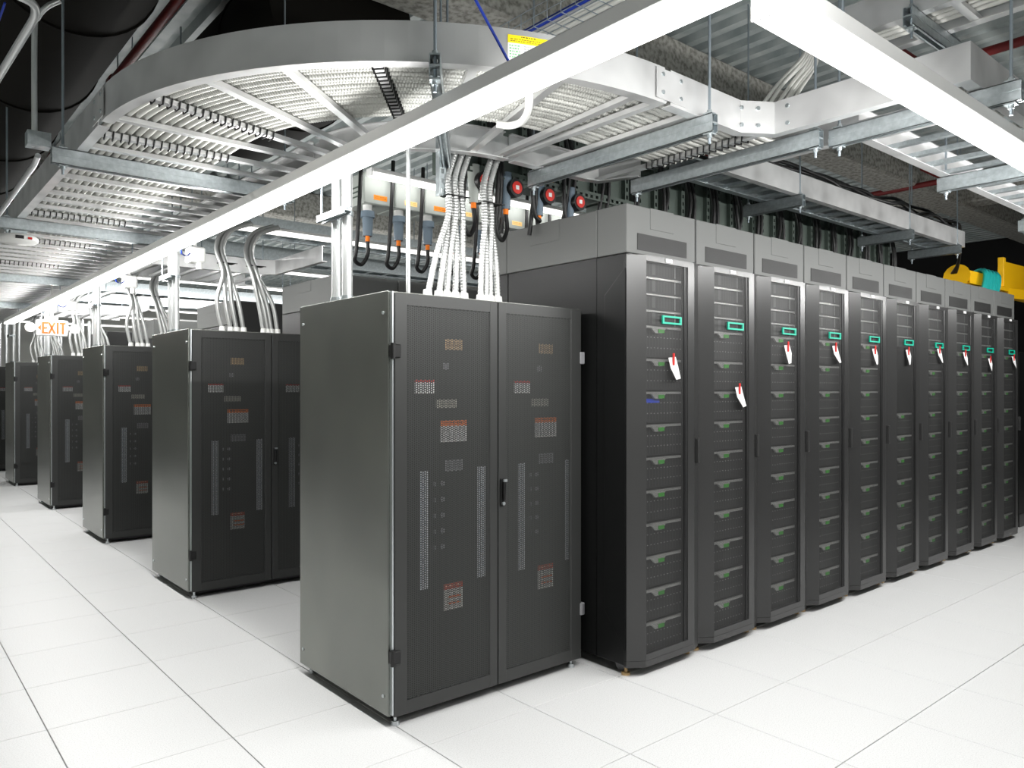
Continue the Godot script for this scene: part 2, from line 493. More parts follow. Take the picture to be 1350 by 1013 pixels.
func make_cabinet() -> Node3D:
	var t := thing("power_cabinet", "", "cabinet", "power cabinets along the aisle")
	var w := 1.236
	var d := 0.905
	var y0 := 0.05
	var y1 := 1.973
	part(t, "side_panel", cbx(V(0, y0, -d), V(0.02, y1, -0.002), 0.003), M.cabinet_paint)
	part(t, "side_panel", cbx(V(w - 0.02, y0, -d), V(w, y1, -0.002), 0.003), M.cabinet_paint)
	for q in [[-0.04, 1.875], [-0.865, 1.875], [-0.04, 0.135], [-0.865, 0.135]]:
		part(t, "screw", MB.new().cyl(V(0.001, q[1], q[0]), V(-0.004, q[1], q[0]), 0.008, 10).done(), M.bright_edge)
	part(t, "top_panel", bx(V(0.02, y1 - 0.02, -d), V(w - 0.02, y1 - 0.002, -0.002)), M.cabinet_paint)
	part(t, "rear_panel", bx(V(0.02, y0, -d), V(w - 0.02, y1 - 0.02, -d + 0.02)), M.cabinet_dark)
	part(t, "plinth", bx(V(0.05, 0.012, -d + 0.05), V(w - 0.05, y0, -0.06)), M.black_plastic)
	var inner := part(t, "inner_panel", bx(V(0.022, y0 + 0.002, -0.06), V(w - 0.022, y1 - 0.022, -0.004)), M.inner_panel)
	part(t, "edge_strip", bx(V(0.013, y0 + 0.01, -0.004), V(0.02, y1 - 0.004, 0.016)), M.bright_edge)
	for k in 2:
		var o := 0.605 * k
		var z := -0.0035
		decal(inner, "tan_label", [0.314 + o, 1.717, 0.418 + o, 1.768], z, M.tan_label)
		decal(inner, "small_label", [0.303 + o, 1.622, 0.337 + o, 1.652], z, M.plain_label)
		decal(inner, "red_topped_label", [0.146 + o, 1.507, 0.256 + o, 1.572], z, M.red_label)
		decal(inner, "nameplate", [0.265 + o, 1.439, 0.388 + o, 1.479], z, M.grey_label)
		decal(inner, "orange_topped_label", [0.289 + o, 1.276, 0.446 + o, 1.378], z, M.orange_warning)
		decal(inner, "instruction_label", [0.315 + o, 1.135, 0.424 + o, 1.189], z, M.plain_label)
		decal(inner, "circuit_strip", [0.171 + o, 0.594, 0.22 + o, 1.146], z, M.strip_label)
		decal(inner, "circuit_strip", [0.513 + o, 0.598, 0.561 + o, 1.146], z, M.strip_label)
		decal(inner, "foot_label", [0.311 + o, 0.471, 0.42 + o, 0.597], z, M.foot_label)
		var brk := MB.new()
		for r in 5:
			var y := 1.09 - 0.075 * r
			brk.box(V(0.252 + o, y - 0.02, z), V(0.258 + o, y, z + 0.008))
			brk.cyl(V(0.3 + o, y - 0.01, z), V(0.3 + o, y - 0.01, z + 0.006), 0.012, 8)
		part(inner, "breaker_handles", brk.done(), M.plain_label).set_meta("kind", "stuff")
		var x0 := 0.022 + k * 0.605
		var x1 := 0.6215 + k * 0.595
		var fl := x0 + (0.068 if k == 0 else 0.053)
		var fr := x1 - (0.05 if k == 0 else 0.08)
		var door := part(t, "door", MB.new().cbox(V(x0, y0 + 0.0, 0.0), V(fl, y1 - 0.008, 0.022), 0.003).cbox(V(fr, y0, 0.0), V(x1, y1 - 0.008, 0.022), 0.003).box(V(fl - 0.004, y1 - 0.062, 0.001), V(fr + 0.004, y1 - 0.008, 0.021)).box(V(fl - 0.004, y0, 0.001), V(fr + 0.004, y0 + 0.062, 0.021)).done(), M.door_paint)
		part(door, "perforated_sheet", MB.new().quad(V(fl, y0 + 0.062, 0.019), V(fr, y0 + 0.062, 0.019), V(fr, y1 - 0.062, 0.019), V(fl, y1 - 0.062, 0.019)).quad(V(fr, y0 + 0.062, 0.0178), V(fl, y0 + 0.062, 0.0178), V(fl, y1 - 0.062, 0.0178), V(fr, y1 - 0.062, 0.0178)).done(), M.cabinet_mesh)
		for y in [0.32, 1.7]:
			if k == 0:
				part(door, "hinge", MB.new().cbox(V(0.004, y - 0.03, 0.0), V(0.05, y + 0.03, 0.034), 0.004).cyl(V(0.012, y - 0.036, 0.024), V(0.012, y + 0.036, 0.024), 0.012, 8).done(), M.black_plastic)
			else:
				part(door, "hinge", MB.new().cbox(V(w - 0.032, y - 0.033, 0.0), V(w + 0.002, y + 0.033, 0.03), 0.004).done(), M.plain_label)
		if k == 1:
			part(door, "handle", MB.new().cbox(V(0.634, 0.94, 0.022), V(0.66, 1.08, 0.034), 0.004).cbox(V(0.639, 0.97, 0.034), V(0.655, 1.072, 0.052), 0.005).done(), M.black_plastic)
			part(door, "lock", MB.new().cyl(V(0.647, 0.956, 0.034), V(0.647, 0.956, 0.042), 0.009, 10).done(), M.bright_edge)
			part(door, "handle_tip", bx(V(0.636, 1.066, 0.046), V(0.658, 1.078, 0.054)), M.bright_edge)
	for q in [[0.05, -0.02], [w - 0.06, -0.02], [0.05, -d + 0.05], [w - 0.06, -d + 0.05]]:
		part(t, "levelling_foot", MB.new().cyl(V(q[0], 0, q[1]), V(q[0], 0.018, q[1]), 0.022, 12, 0.016).cyl(V(q[0], 0.016, q[1]), V(q[0], y0, q[1]), 0.008, 8).done(), M.bright_edge)
	return t

# ---------------------------------------------------------------- server racks
const RW := 0.6

func make_rack() -> Node3D:
	# local origin: left edge, front of the frame, floor
	var t := thing("server_rack", "", "rack", "server racks in the row")
	part(t, "frame_post", cbx(V(0, 0.06, -0.215), V(0.03, 2.25, 0.0), 0.003), M.rack_gloss)
	part(t, "frame_post", cbx(V(RW - 0.03, 0.06, -0.215), V(RW, 2.25, 0.0), 0.003), M.rack_paint)
	part(t, "side_panel", bx(V(0.004, 0.06, -0.97), V(0.02, 2.25, -0.219)), M.rack_gloss)
	part(t, "side_panel", bx(V(RW - 0.02, 0.06, -0.97), V(RW - 0.004, 2.25, -0.219)), M.rack_gloss)
	part(t, "rear_post", cbx(V(0, 0.06, -1.09), V(0.03, 2.25, -0.974), 0.003), M.rack_gloss)
	part(t, "rear_door", bx(V(0.03, 0.06, -1.09), V(RW, 2.25, -1.07)), M.rack_paint)
	part(t, "floor_pan", bx(V(0.02, 0.06, -1.07), V(RW - 0.02, 0.09, 0.0)), M.rack_paint)
	part(t, "top_pan", bx(V(0.02, 2.235, -1.07), V(RW - 0.02, 2.25, 0.0)), M.rack_paint)
	var wing := MB.new()
	wing.sweep([V(-0.006, 0, 0.0), V(0.001, 0, 0.0)], [Vector2(-0.014, 0.14), Vector2(0.13, 0.33), Vector2(0.13, 2.036), Vector2(-0.014, 2.171)])
	part(t, "side_wing", wing.done(), M.rack_gloss, V(0, 0, -0.02))
	part(t, "wing_gasket", MB.new().sweep([V(-0.002, 0, 0.0), V(0.001, 0, 0.0)], [Vector2(-0.017, 0.13), Vector2(0.136, 0.326), Vector2(0.136, 2.04), Vector2(-0.017, 2.18)]).done(), M.black_plastic, V(0, 0, -0.02))
	# door: bowed in plan, solid on the hinge side, mesh in the middle
	var y0 := 0.052
	var y1 := 2.246
	var plan := [V(0.0, 0, 0.0), V(0.087, 0, 0.061), V(0.51, 0, 0.058), V(0.592, 0, 0.024)]
	var bk := V(0, 0, -0.02)
	var pan := func(door: MB, a: Vector3, b: Vector3, lo: float, hi: float):
		var c := (a + b) / 2.0 + V(0, (lo + hi) / 2.0, -0.01)
		var p := [a + V(0, lo, 0), b + V(0, lo, 0), b + V(0, hi, 0), a + V(0, hi, 0)]
		var q := [p[0] + bk, p[1] + bk, p[2] + bk, p[3] + bk]
		door.poly(p, c)
		door.poly(q, c)
		for i in 4:
			door.poly([p[i], p[(i + 1) % 4], q[(i + 1) % 4], q[i]], c)
	var door := MB.new()
	pan.call(door, plan[0], plan[1], y0 + 0.07, y1 - 0.004)
	var m0: Vector3 = plan[1]
	var m1: Vector3 = plan[1].lerp(plan[2], 0.86)
	pan.call(door, m1, plan[2], y0 + 0.07, y1 - 0.004)
	var dm := part(t, "door", door.done(), M.rack_paint)
	door = MB.new()
	pan.call(door, plan[2], plan[3], y0 + 0.07, y1)
	pan.call(door, m0, m1, y1 - 0.034, y1 - 0.004)
	part(dm, "door_edge", door.done(), M.rack_paint)
	door = MB.new()
	for i in 3:
		pan.call(door, plan[i], plan[i + 1], y0 + 0.036, y0 + 0.07)
		pan.call(door, plan[i] + V(0, 0, -0.002), plan[i + 1] + V(0, 0, -0.002), y0, y0 + 0.034)
	part(dm, "kick_plate", door.done(), M.rack_paint)
	door = MB.new()
	var rib: Vector3 = m0.lerp(m1, 0.9)
	pan.call(door, rib, m0.lerp(m1, 0.93) + V(0, 0, 0.004), y0 + 0.07, y1 - 0.034)
	part(dm, "door_rib", door.done(), M.black_plastic)
	var o := V(0, 0, -0.003)
	part(dm, "mesh_sheet", MB.new().quad(m0 + o + V(0, y0 + 0.07, 0), m1 + o + V(0, y0 + 0.07, 0), m1 + o + V(0, y1 - 0.034, 0), m0 + o + V(0, y1 - 0.034, 0)).done(), M.rack_mesh)
	part(dm, "badge", MB.new().box(V(0.215, 1.883, 0.062), V(0.38, 1.893, 0.07)).box(V(0.215, 1.918, 0.062), V(0.38, 1.928, 0.07)).box(V(0.215, 1.893, 0.062), V(0.229, 1.918, 0.07)).box(V(0.366, 1.893, 0.062), V(0.38, 1.918, 0.07)).done(), M.teal_badge)
	part(dm, "number_label", MB.new().box(V(0.25, 2.218, 0.06), V(0.305, 2.238, 0.064)).done(), M.paper)
	part(dm, "handle", cbx(V(0.53, 1.11, 0.045), V(0.552, 1.25, 0.074), 0.005), M.rack_paint)
	# hood on top
	var hood := part(t, "hood", cbx(V(0.001, 2.254, -0.212), V(RW - 0.003, 2.515, 0.0), 0.004), M.hood_paint)
	part(hood, "hood_middle", cbx(V(0.001, 2.254, -0.985), V(RW - 0.003, 2.515, -0.215), 0.004), M.hood_paint)
	part(hood, "hood_tail", cbx(V(0.001, 2.254, -1.09), V(RW - 0.003, 2.515, -0.988), 0.004), M.hood_paint)
	part(hood, "side_hatch", cbx(V(-0.0015, 2.395, -0.76), V(0.05, 2.5165, -0.51), 0.001), M.hood_paint)
	part(hood, "cable_hatch", cbx(V(0.193, 2.4, -0.1), V(0.398, 2.5165, 0.003), 0.002), M.hood_paint)
	part(hood, "vent_frame", MB.new().box(V(0.085, 2.277, -0.004), V(0.516, 2.367, 0.0015)).done(), M.inner_panel)
	part(hood, "vent_mesh", MB.new().quad(V(0.087, 2.279, 0.004), V(0.514, 2.279, 0.004), V(0.514, 2.365, 0.004), V(0.087, 2.365, 0.004)).done(), M.rack_mesh)
	part(t, "caster", MB.new().cyl(V(0.06, 0.03, -0.1), V(0.09, 0.03, -0.1), 0.03, 14).done(), M.plain_label)
	part(t, "caster", MB.new().cyl(V(RW - 0.09, 0.03, -0.1), V(RW - 0.06, 0.03, -0.1), 0.03, 14).done(), M.plain_label)
	part(t, "levelling_foot", MB.new().cyl(V(0.04, 0, -0.04), V(0.04, 0.012, -0.04), 0.024, 12).cyl(V(0.04, 0.012, -0.04), V(0.04, 0.062, -0.04), 0.009, 8).done(), M.tan_label)
	part(t, "levelling_foot", MB.new().cyl(V(RW - 0.04, 0, -0.04), V(RW - 0.04, 0.012, -0.04), 0.024, 12).cyl(V(RW - 0.04, 0.012, -0.04), V(RW - 0.04, 0.062, -0.04), 0.009, 8).done(), M.tan_label)
	return t

func make_server(tall: bool) -> Node3D:
	# local origin: lower left front corner
	var h := 0.172 if tall else 0.084
	var t := thing("storage_server" if tall else "blade_switch", "", "server", "servers behind the rack doors")
	part(t, "chassis", bx(V(0, 0, -0.7), V(0.455, h, -0.002)), M.chassis)
	part(t, "face", MB.new().quad(V(0, 0, 0), V(0.455, 0, 0), V(0.455, h, 0), V(0, h, 0), Vector2(1, 1)).done(), M.server_front if tall else M.server_front_low)
	if tall:
		part(t, "lip", MB.new().box(V(0.0, h - 0.016, 0.0), V(0.455, h - 0.004, 0.014)).done(), M.silver_lip)
		var l := part(t, "latch", MB.new().sweep([V(0.15, 0, 0.008), V(0.15, 0, 0.02)], [Vector2(0.05, h - 0.016), Vector2(0.02, h - 0.042), Vector2(-0.04, h - 0.042), Vector2(-0.07, h - 0.016)]).done(), M.silver_lip)
		part(l, "release_button", MB.new().box(V(0.136, h - 0.04, 0.02), V(0.184, h - 0.02, 0.024)).done(), M.green_dot)
	else:
		part(t, "lip", MB.new().box(V(0.0, h - 0.01, 0.0), V(0.4, h, 0.012)).done(), M.silver_lip)
	return t

# ---------------------------------------------------------------- tray pieces
const TY := 2.724
const RH := 0.15

func rail_profile(inward: float) -> Array:
	var s := -inward
	var p := [Vector2(0, 0), Vector2(0, RH), Vector2(s * 0.028, RH), Vector2(s * 0.028, RH - 0.005), Vector2(s * 0.005, RH - 0.005), Vector2(s * 0.005, 0.005), Vector2(s * 0.05, 0.005), Vector2(s * 0.05, 0.0)]
	return p

func rail(p: Node3D, path: Array, inward: float, mt: Material, called := "side_rail") -> MeshInstance3D:
	return part(p, called, MB.new().sweep(path, rail_profile(inward)).done(), mt)

func beam(p: Node3D, a: Vector3, b: Vector3, mt: Material, hgt := 0.083, wid := 0.041) -> void:
	# two strut channels back to back, openings up and down
	var m := MB.new()
	var along := V(0, 0, 1) if absf(b.z - a.z) > absf(b.x - a.x) else V(1, 0, 0)
	var cr := V(1, 0, 0) if along.z > 0.0 else V(0, 0, 1)
	var lo := V(minf(a.x, b.x), a.y, minf(a.z, b.z))
	var hi := V(maxf(a.x, b.x), a.y, maxf(a.z, b.z))
	var hw := cr * wid / 2.0
	var th := cr * 0.003
	for s in 2:
		var y := s * hgt / 2.0
		var g := 0.0015
		m.box(lo - hw + V(0, y + g, 0), hi - hw + th + V(0, y + hgt / 2.0 - g, 0))
		m.box(lo + hw - th + V(0, y + g, 0), hi + hw + V(0, y + hgt / 2.0 - g, 0))
		for q in [[-hw, -hw + cr * 0.011], [hw - cr * 0.011, hw]]:
			var yy := y + hgt / 2.0 - g - 0.003 if s == 1 else y + g
			m.box(lo + q[0] + V(0, yy, 0), hi + q[1] + V(0, yy + 0.003, 0))
	m.box(lo - hw * 0.9 + V(0, hgt / 2.0 - 0.004, 0), hi + hw * 0.9 + V(0, hgt / 2.0 + 0.004, 0))
	part(p, "strut_beam", m.done(), mt)

func trapeze(label: String, a: Vector3, b: Vector3, inset: float, mt: Material = null, top := DECK) -> Node3D:
	# a, b: ends of the beam's underside
	var t := thing("trapeze_hanger", label, "hanger", "trapeze hangers under the trays")
	beam(t, a, b, mt if mt else M.galvanized)
	var d := (b - a).normalized()
	for p in [a + d * inset, b - d * inset]:
		part(t, "threaded_rod", MB.new().cyl(p + V(0, -0.045, 0), V(p.x, top, p.z), 0.0062, 8).done(), M.rod)
		for y in [-0.006, 0.083]:
			part(t, "square_washer", bx(p + V(-0.02, y, -0.02), p + V(0.02, y + 0.006, 0.02)), M.galvanized)
		for y in [-0.02, 0.089]:
			part(t, "nut", MB.new().cyl(p + V(0, y, 0), p + V(0, y + 0.014, 0), 0.012, 6).done(), M.galvanized)
	return t

func _ready() -> void:
	rng.seed = 7
	# camera -------------------------------------------------------
	var cam := Camera3D.new()
	cam.name = "camera"
	var near := 0.05
	cam.set_frustum(2.0 * near * 506.5 / 1005.6, Vector2(near * 8.85 / 1005.6, near * 8.1 / 1005.6), near, 100.0)
	cam.position = V(-3.0638, 1.5236, 2.7199)
	cam.rotation = V(0, -0.6984, 0)
	cam.current = true
	add_child(cam)
	var we := WorldEnvironment.new()
	we.name = "environment"
	var env := Environment.new()
	env.background_mode = Environment.BG_COLOR
	env.background_color = Color(0, 0, 0)
	env.tonemap_mode = Environment.TONE_MAPPER_LINEAR
	env.tonemap_exposure = 1.8
	env.sdfgi_enabled = true
	env.ssao_enabled = true
	env.ssil_enabled = true
	we.environment = env
	add_child(we)
	make_materials()
	# strip lights --------------------------------------------------
	var LE := 0.6
	strip_light("long strip light running above the power cabinets", V(-1.396, 2.524, -10.99), V(-1.396, 2.524, 4.2), LE, [1.0, 4.0, 7.0, 12.5, 14.6], 0.12, 0.078, 0.5)
	strip_light("strip light above the aisle in front of the server racks", V(-1.22, 2.524, 1.62), V(6.2, 2.524, 1.62), LE * 1.1, [0.4, 3.4, 6.4], 0.12, 0.078, 1.2)
	strip_light("strip light in front of the grey plug boxes behind the racks", V(-0.64, 2.87, -1.5), V(6.0, 2.87, -1.5), LE * 0.1, [3.0], 0.07, 0.05)
	strip_light("strip light behind the second power cabinet, above the second rack row", V(-0.75, 2.86, -3.55), V(6.0, 2.86, -3.55), LE * 0.4, [3.0], 0.08, 0.05)
	build_room()
	build_cabinets()
	build_racks()
	build_trays()
	build_busway()
	build_conduits()
	build_far_rows()
	build_ceiling_services()

# ---------------------------------------------------------------- the room
func build_room() -> void:
	var x0 := -7.0
	var x1 := 13.5
	var z0 := -24.0
	var z1 := 6.5
	var fl := structure("floor", bx(V(x0, -0.12, z0), V(x1, -0.032, z1)), M.seam)
	# raised-floor tiles: the ones that show largest singly, the rest joined
	var shared := cbx(V(0.0021, -0.03, 0.0021), V(TILE - 0.0021, 0, TILE - 0.0021), 0.0012)
	var rest := MB.new()
	var all := []
	var cam := Vector2(-3.06, 2.72)
	var fw := Vector2(sin(0.6984), -cos(0.6984))
	for i in range(int(floor(x0 / TILE)), int(ceil(x1 / TILE))):
		for j in range(int(floor(z0 / TILE)), int(ceil(z1 / TILE))):
			var c := Vector2((i + 0.5) * TILE, (j + 0.5) * TILE)
			var d := c - cam
			var f := d.dot(fw)
			var r := d.dot(Vector2(-fw.y, fw.x))
			var seen := f > 0.3 and absf(r) < f * 0.72 + 0.5 and f > 2.4
			var covered := false
			for k in 6:
				var zf: float = [-0.246, -3.015, -5.62, -8.43, -11.53, -14.4][k]
				if c.x > -1.26 and c.x < 0.0 and c.y < zf - 0.35 and c.y > zf - 0.7:
					covered = true
			if c.x > 0.2 and c.y < -0.4:
				covered = true
			all.append([f if seen and not covered else 1000.0 + f, i, j])
	all.sort_custom(func(a, b): return a[0] < b[0])
	for k in all.size():
		var at := V(all[k][1] * TILE, 0, all[k][2] * TILE)
		if k < 300:
			part(fl, "tile", shared, M.tile, at)
		else:
			rest.box(at + V(0.0021, -0.03, 0.0021), at + V(TILE - 0.0021, 0, TILE - 0.0021))
	part(fl, "far_tiles", rest.done(), M.tile).set_meta("kind", "stuff")
	# metal deck with ribs along z
	var dk := MB.new()
	dk.box(V(x0, DECK + 0.075, z0), V(x1, DECK + 0.2, z1))
	var cl := structure("ceiling", dk.done(), M.deck)
	var rib := MB.new()
	var x := x0
	while x < x1:
		rib.sweep([V(x, 0, z1), V(x, 0, z0)], [Vector2(-0.06, DECK + 0.08), Vector2(-0.04, DECK), Vector2(0.04, DECK), Vector2(0.06, DECK + 0.08)])
		x += 0.2
	part(cl, "deck_ribs", rib.done(), M.deck).set_meta("kind", "stuff")
	structure("wall_left", bx(V(x0 - 0.2, -0.1, z0), V(x0, DECK + 0.2, z1)), M.pale_wall)
	structure("wall_right", bx(V(x1, -0.1, z0), V(x1 + 0.2, DECK + 0.2, z1)), M.black_wall)
	structure("wall_back", bx(V(x0 - 0.2, -0.1, z0 - 0.2), V(x1 + 0.2, DECK + 0.2, z0)), M.pale_wall)
	structure("wall_front", bx(V(x0 - 0.2, -0.1, z1), V(x1 + 0.2, DECK + 0.2, z1 + 0.2)), M.pale_wall)
	var beam_group := "fireproofed ceiling beams"
	for b in [[V(-1.7, 4.0, -1.55), V(13.5, DECK, -1.15), "rough concrete ceiling beam running above the rack row"], [V(-1.7, 4.0, -8.0), V(13.5, DECK, -7.6), "rough concrete ceiling beam running across behind the black ducts"], [V(8.3, 4.05, -20), V(8.7, DECK, 6), "rough concrete ceiling beam near the black right wall"]]:
		single("concrete_beam", cbx(b[0], b[1], 0.02), M.concrete, b[2], "beam", beam_group)

func build_cabinets() -> void:
	var zs := [-0.246, -3.015, -5.62, -8.43, -11.53, -14.4]
	var names := ["nearest black power cabinet, with two perforated doors and white flexible conduits on top", "second black power cabinet from the camera, beside the nearest one", "third black power cabinet from the camera along the aisle", "fourth black power cabinet from the camera along the aisle", "fifth black power cabinet from the camera along the aisle", "farthest black power cabinet, cut off by the left edge of the picture"]
	var c := make_cabinet()
	for k in 6:
		if k == 0:
			c.position = V(-1.263, 0, zs[0])
			c.set_meta("label", names[0])
		else:
			copy(c, names[k], V(-1.263, 0, zs[k]))

func build_racks() -> void:
	var r := make_rack()
	var tags := [[0.319, 1.65], [0.953, 1.49], [1.505, 1.762], [2.138, 1.782], [2.746, 1.783], [3.334, 1.795], [3.956, 1.825], [4.537, 1.815], [5.169, 1.774], [5.835, 1.812]]
	var tall := make_server(true)
	var low := make_server(false)
	var first := [true, true]
	for k in 10:
		var at := V(0.02 + k * 0.6096, 0, 0.044)
		var who: String = ORD[k] + " server rack from the left"
		var lab: String = who + ", black with mesh door and grey hood"
		if k == 0:
			r.position = at
			r.set_meta("label", lab)
		else:
			copy(r, lab, at)
		var tops := []
		for q in 10:
			tops.append([1.874 - q * 0.1778, true])
		for q in 4:
			tops.append([2.222 - q * 0.0888, false])
		for q in tops.size():
			var big: bool = tops[q][1]
			if k == 5 and big and q < 3:
				continue
			var src := tall if big else low
			var nth: String = ORD[q] if big else ORD[q - 10]
			var h := 0.172 if big else 0.084
			var l2 := "%s green-buttoned server from the top inside the %s server rack" % [nth, ORD[k]] if big else "%s thin switch unit from the top inside the %s server rack" % [nth, ORD[k]]
			var p := at + V(0.075, tops[q][0] - h, 0.022)
			if first[0 if big else 1]:
				first[0 if big else 1] = false
				src.position = p
				src.set_meta("label", l2)
			else:
				copy(src, l2, p)
		# paper tag hung on the mesh
		var tg := thing("paper_tag", "white paper tag with red print hanging on the %s" % who, "tag", "paper tags on the rack doors", V(tags[k][0], tags[k][1], 0.112))
		rng.seed = 40 + k
		var sw := rng.randf_range(-0.02, 0.03)
		var pm := MB.new()
		pm.poly([V(-0.034, 0.05, 0.0), V(0.026, 0.056, 0.003), V(0.034, 0.0, 0.014), V(-0.026, -0.008, 0.01)], V(0, 0, -1))
		pm.poly([V(-0.026, -0.008, 0.01), V(0.034, 0.0, 0.014), V(0.062 + sw, -0.062, 0.004), V(-0.004 + sw, -0.07, 0.024)], V(0, 0, -1))
		part(tg, "sheet", pm.done(), M.paper)
		part(tg, "red_strip", MB.new().box(V(-0.008, 0.01, 0.008), V(0.004, 0.075, 0.014)).done(), M.red_print)
	single("blue_tape", bx(V(0, 0, 0), V(0.13, 0.022, 0.002)), M.blue_tape, "blue tape strip behind the mesh of the first server rack", "tape", "", V(0.13, 1.455, 0.068))
	# the facing row across the aisle, just outside the picture
	for k in 10:
		var o := thing("facing_rack", "%s rack of the facing row across the aisle" % ORD[k], "rack", "racks facing the row", V(0.02 + k * 0.6096, 0, 3.2))
		part(o, "body", cbx(V(0, 0.06, 0.02), V(RW, 2.25, 1.1), 0.004), M.rack_paint)
		part(o, "door", cbx(V(0.02, 0.08, -0.04), V(RW - 0.02, 2.24, 0.019), 0.01), M.chassis)
		part(o, "hood", cbx(V(0, 2.254, 0.0), V(RW, 2.515, 1.1), 0.004), M.hood_paint)
		part(o, "plinth", bx(V(0.03, 0, 0.06), V(RW - 0.03, 0.06, 1.05)), M.black_plastic)
	# the dark rack standing past the end of the row
	var e := thing("end_rack", "dark rack standing past the right end of the rack row", "rack", "", V(6.75, 0, -0.1))
	part(e, "body", cbx(V(0, 0.05, -1.0), V(0.6, 1.95, 0), 0.004), M.rack_gloss)
	part(e, "kick_plate", bx(V(0, 0.0, -0.9), V(0.6, 0.14, 0.008)), M.rack_paint)

# ---------------------------------------------------------------- cable trays
var EC := Vector3(-0.5, 0, -1.05)
const RO := 1.755
const RI := 0.695

func arc(r: float, a0: float, a1: float, k: int, y: float) -> Array:
	var o := []
	for i in k + 1:
		var a := deg_to_rad(lerpf(a0, a1, float(i) / k))
		o.append(V(EC.x - r * cos(a), y, EC.z + r * sin(a)))
	return o

func rung(p: Node3D, a: Vector3, b: Vector3, mt: Material, wid := 0.036) -> void:
	var d := (b - a)
	var m := MB.new()
	var s := V(d.z, 0, -d.x).normalized() * wid / 2.0
	var up := V(0, 0.022, 0)
	var c := (a + b) / 2.0 + up / 2.0
	var q := [a - s, b - s, b + s, a + s]
	m.poly(q, c)
	m.poly([q[0] + up, q[1] + up, q[2] + up, q[3] + up], c)
	for i in 4:
		m.poly([q[i], q[(i + 1) % 4], q[(i + 1) % 4] + up, q[i] + up], c)
	part(p, "rung", m.done(), mt)

func ties(p: Node3D, a: Vector3, b: Vector3, count: int) -> void:
	# black tie wraps binding each cable to the rung that runs from a to b
	var m := MB.new()
	var d := (b - a).normalized()
	var s := V(d.z, 0, -d.x) * 0.024
	for i in count:
		var c := a + d * (0.062 + 0.0365 * i)
		m.tube([c - s + V(0, 0.03, 0), c - s * 0.9 - V(0, 0.003, 0) - d * 0.004, c + s * 0.9 - V(0, 0.003, 0) + d * 0.004, c + s + V(0, 0.03, 0)], 0.0042, 5)
	part(p, "tie_wraps", m.done(), M.cord).set_meta("kind", "stuff")

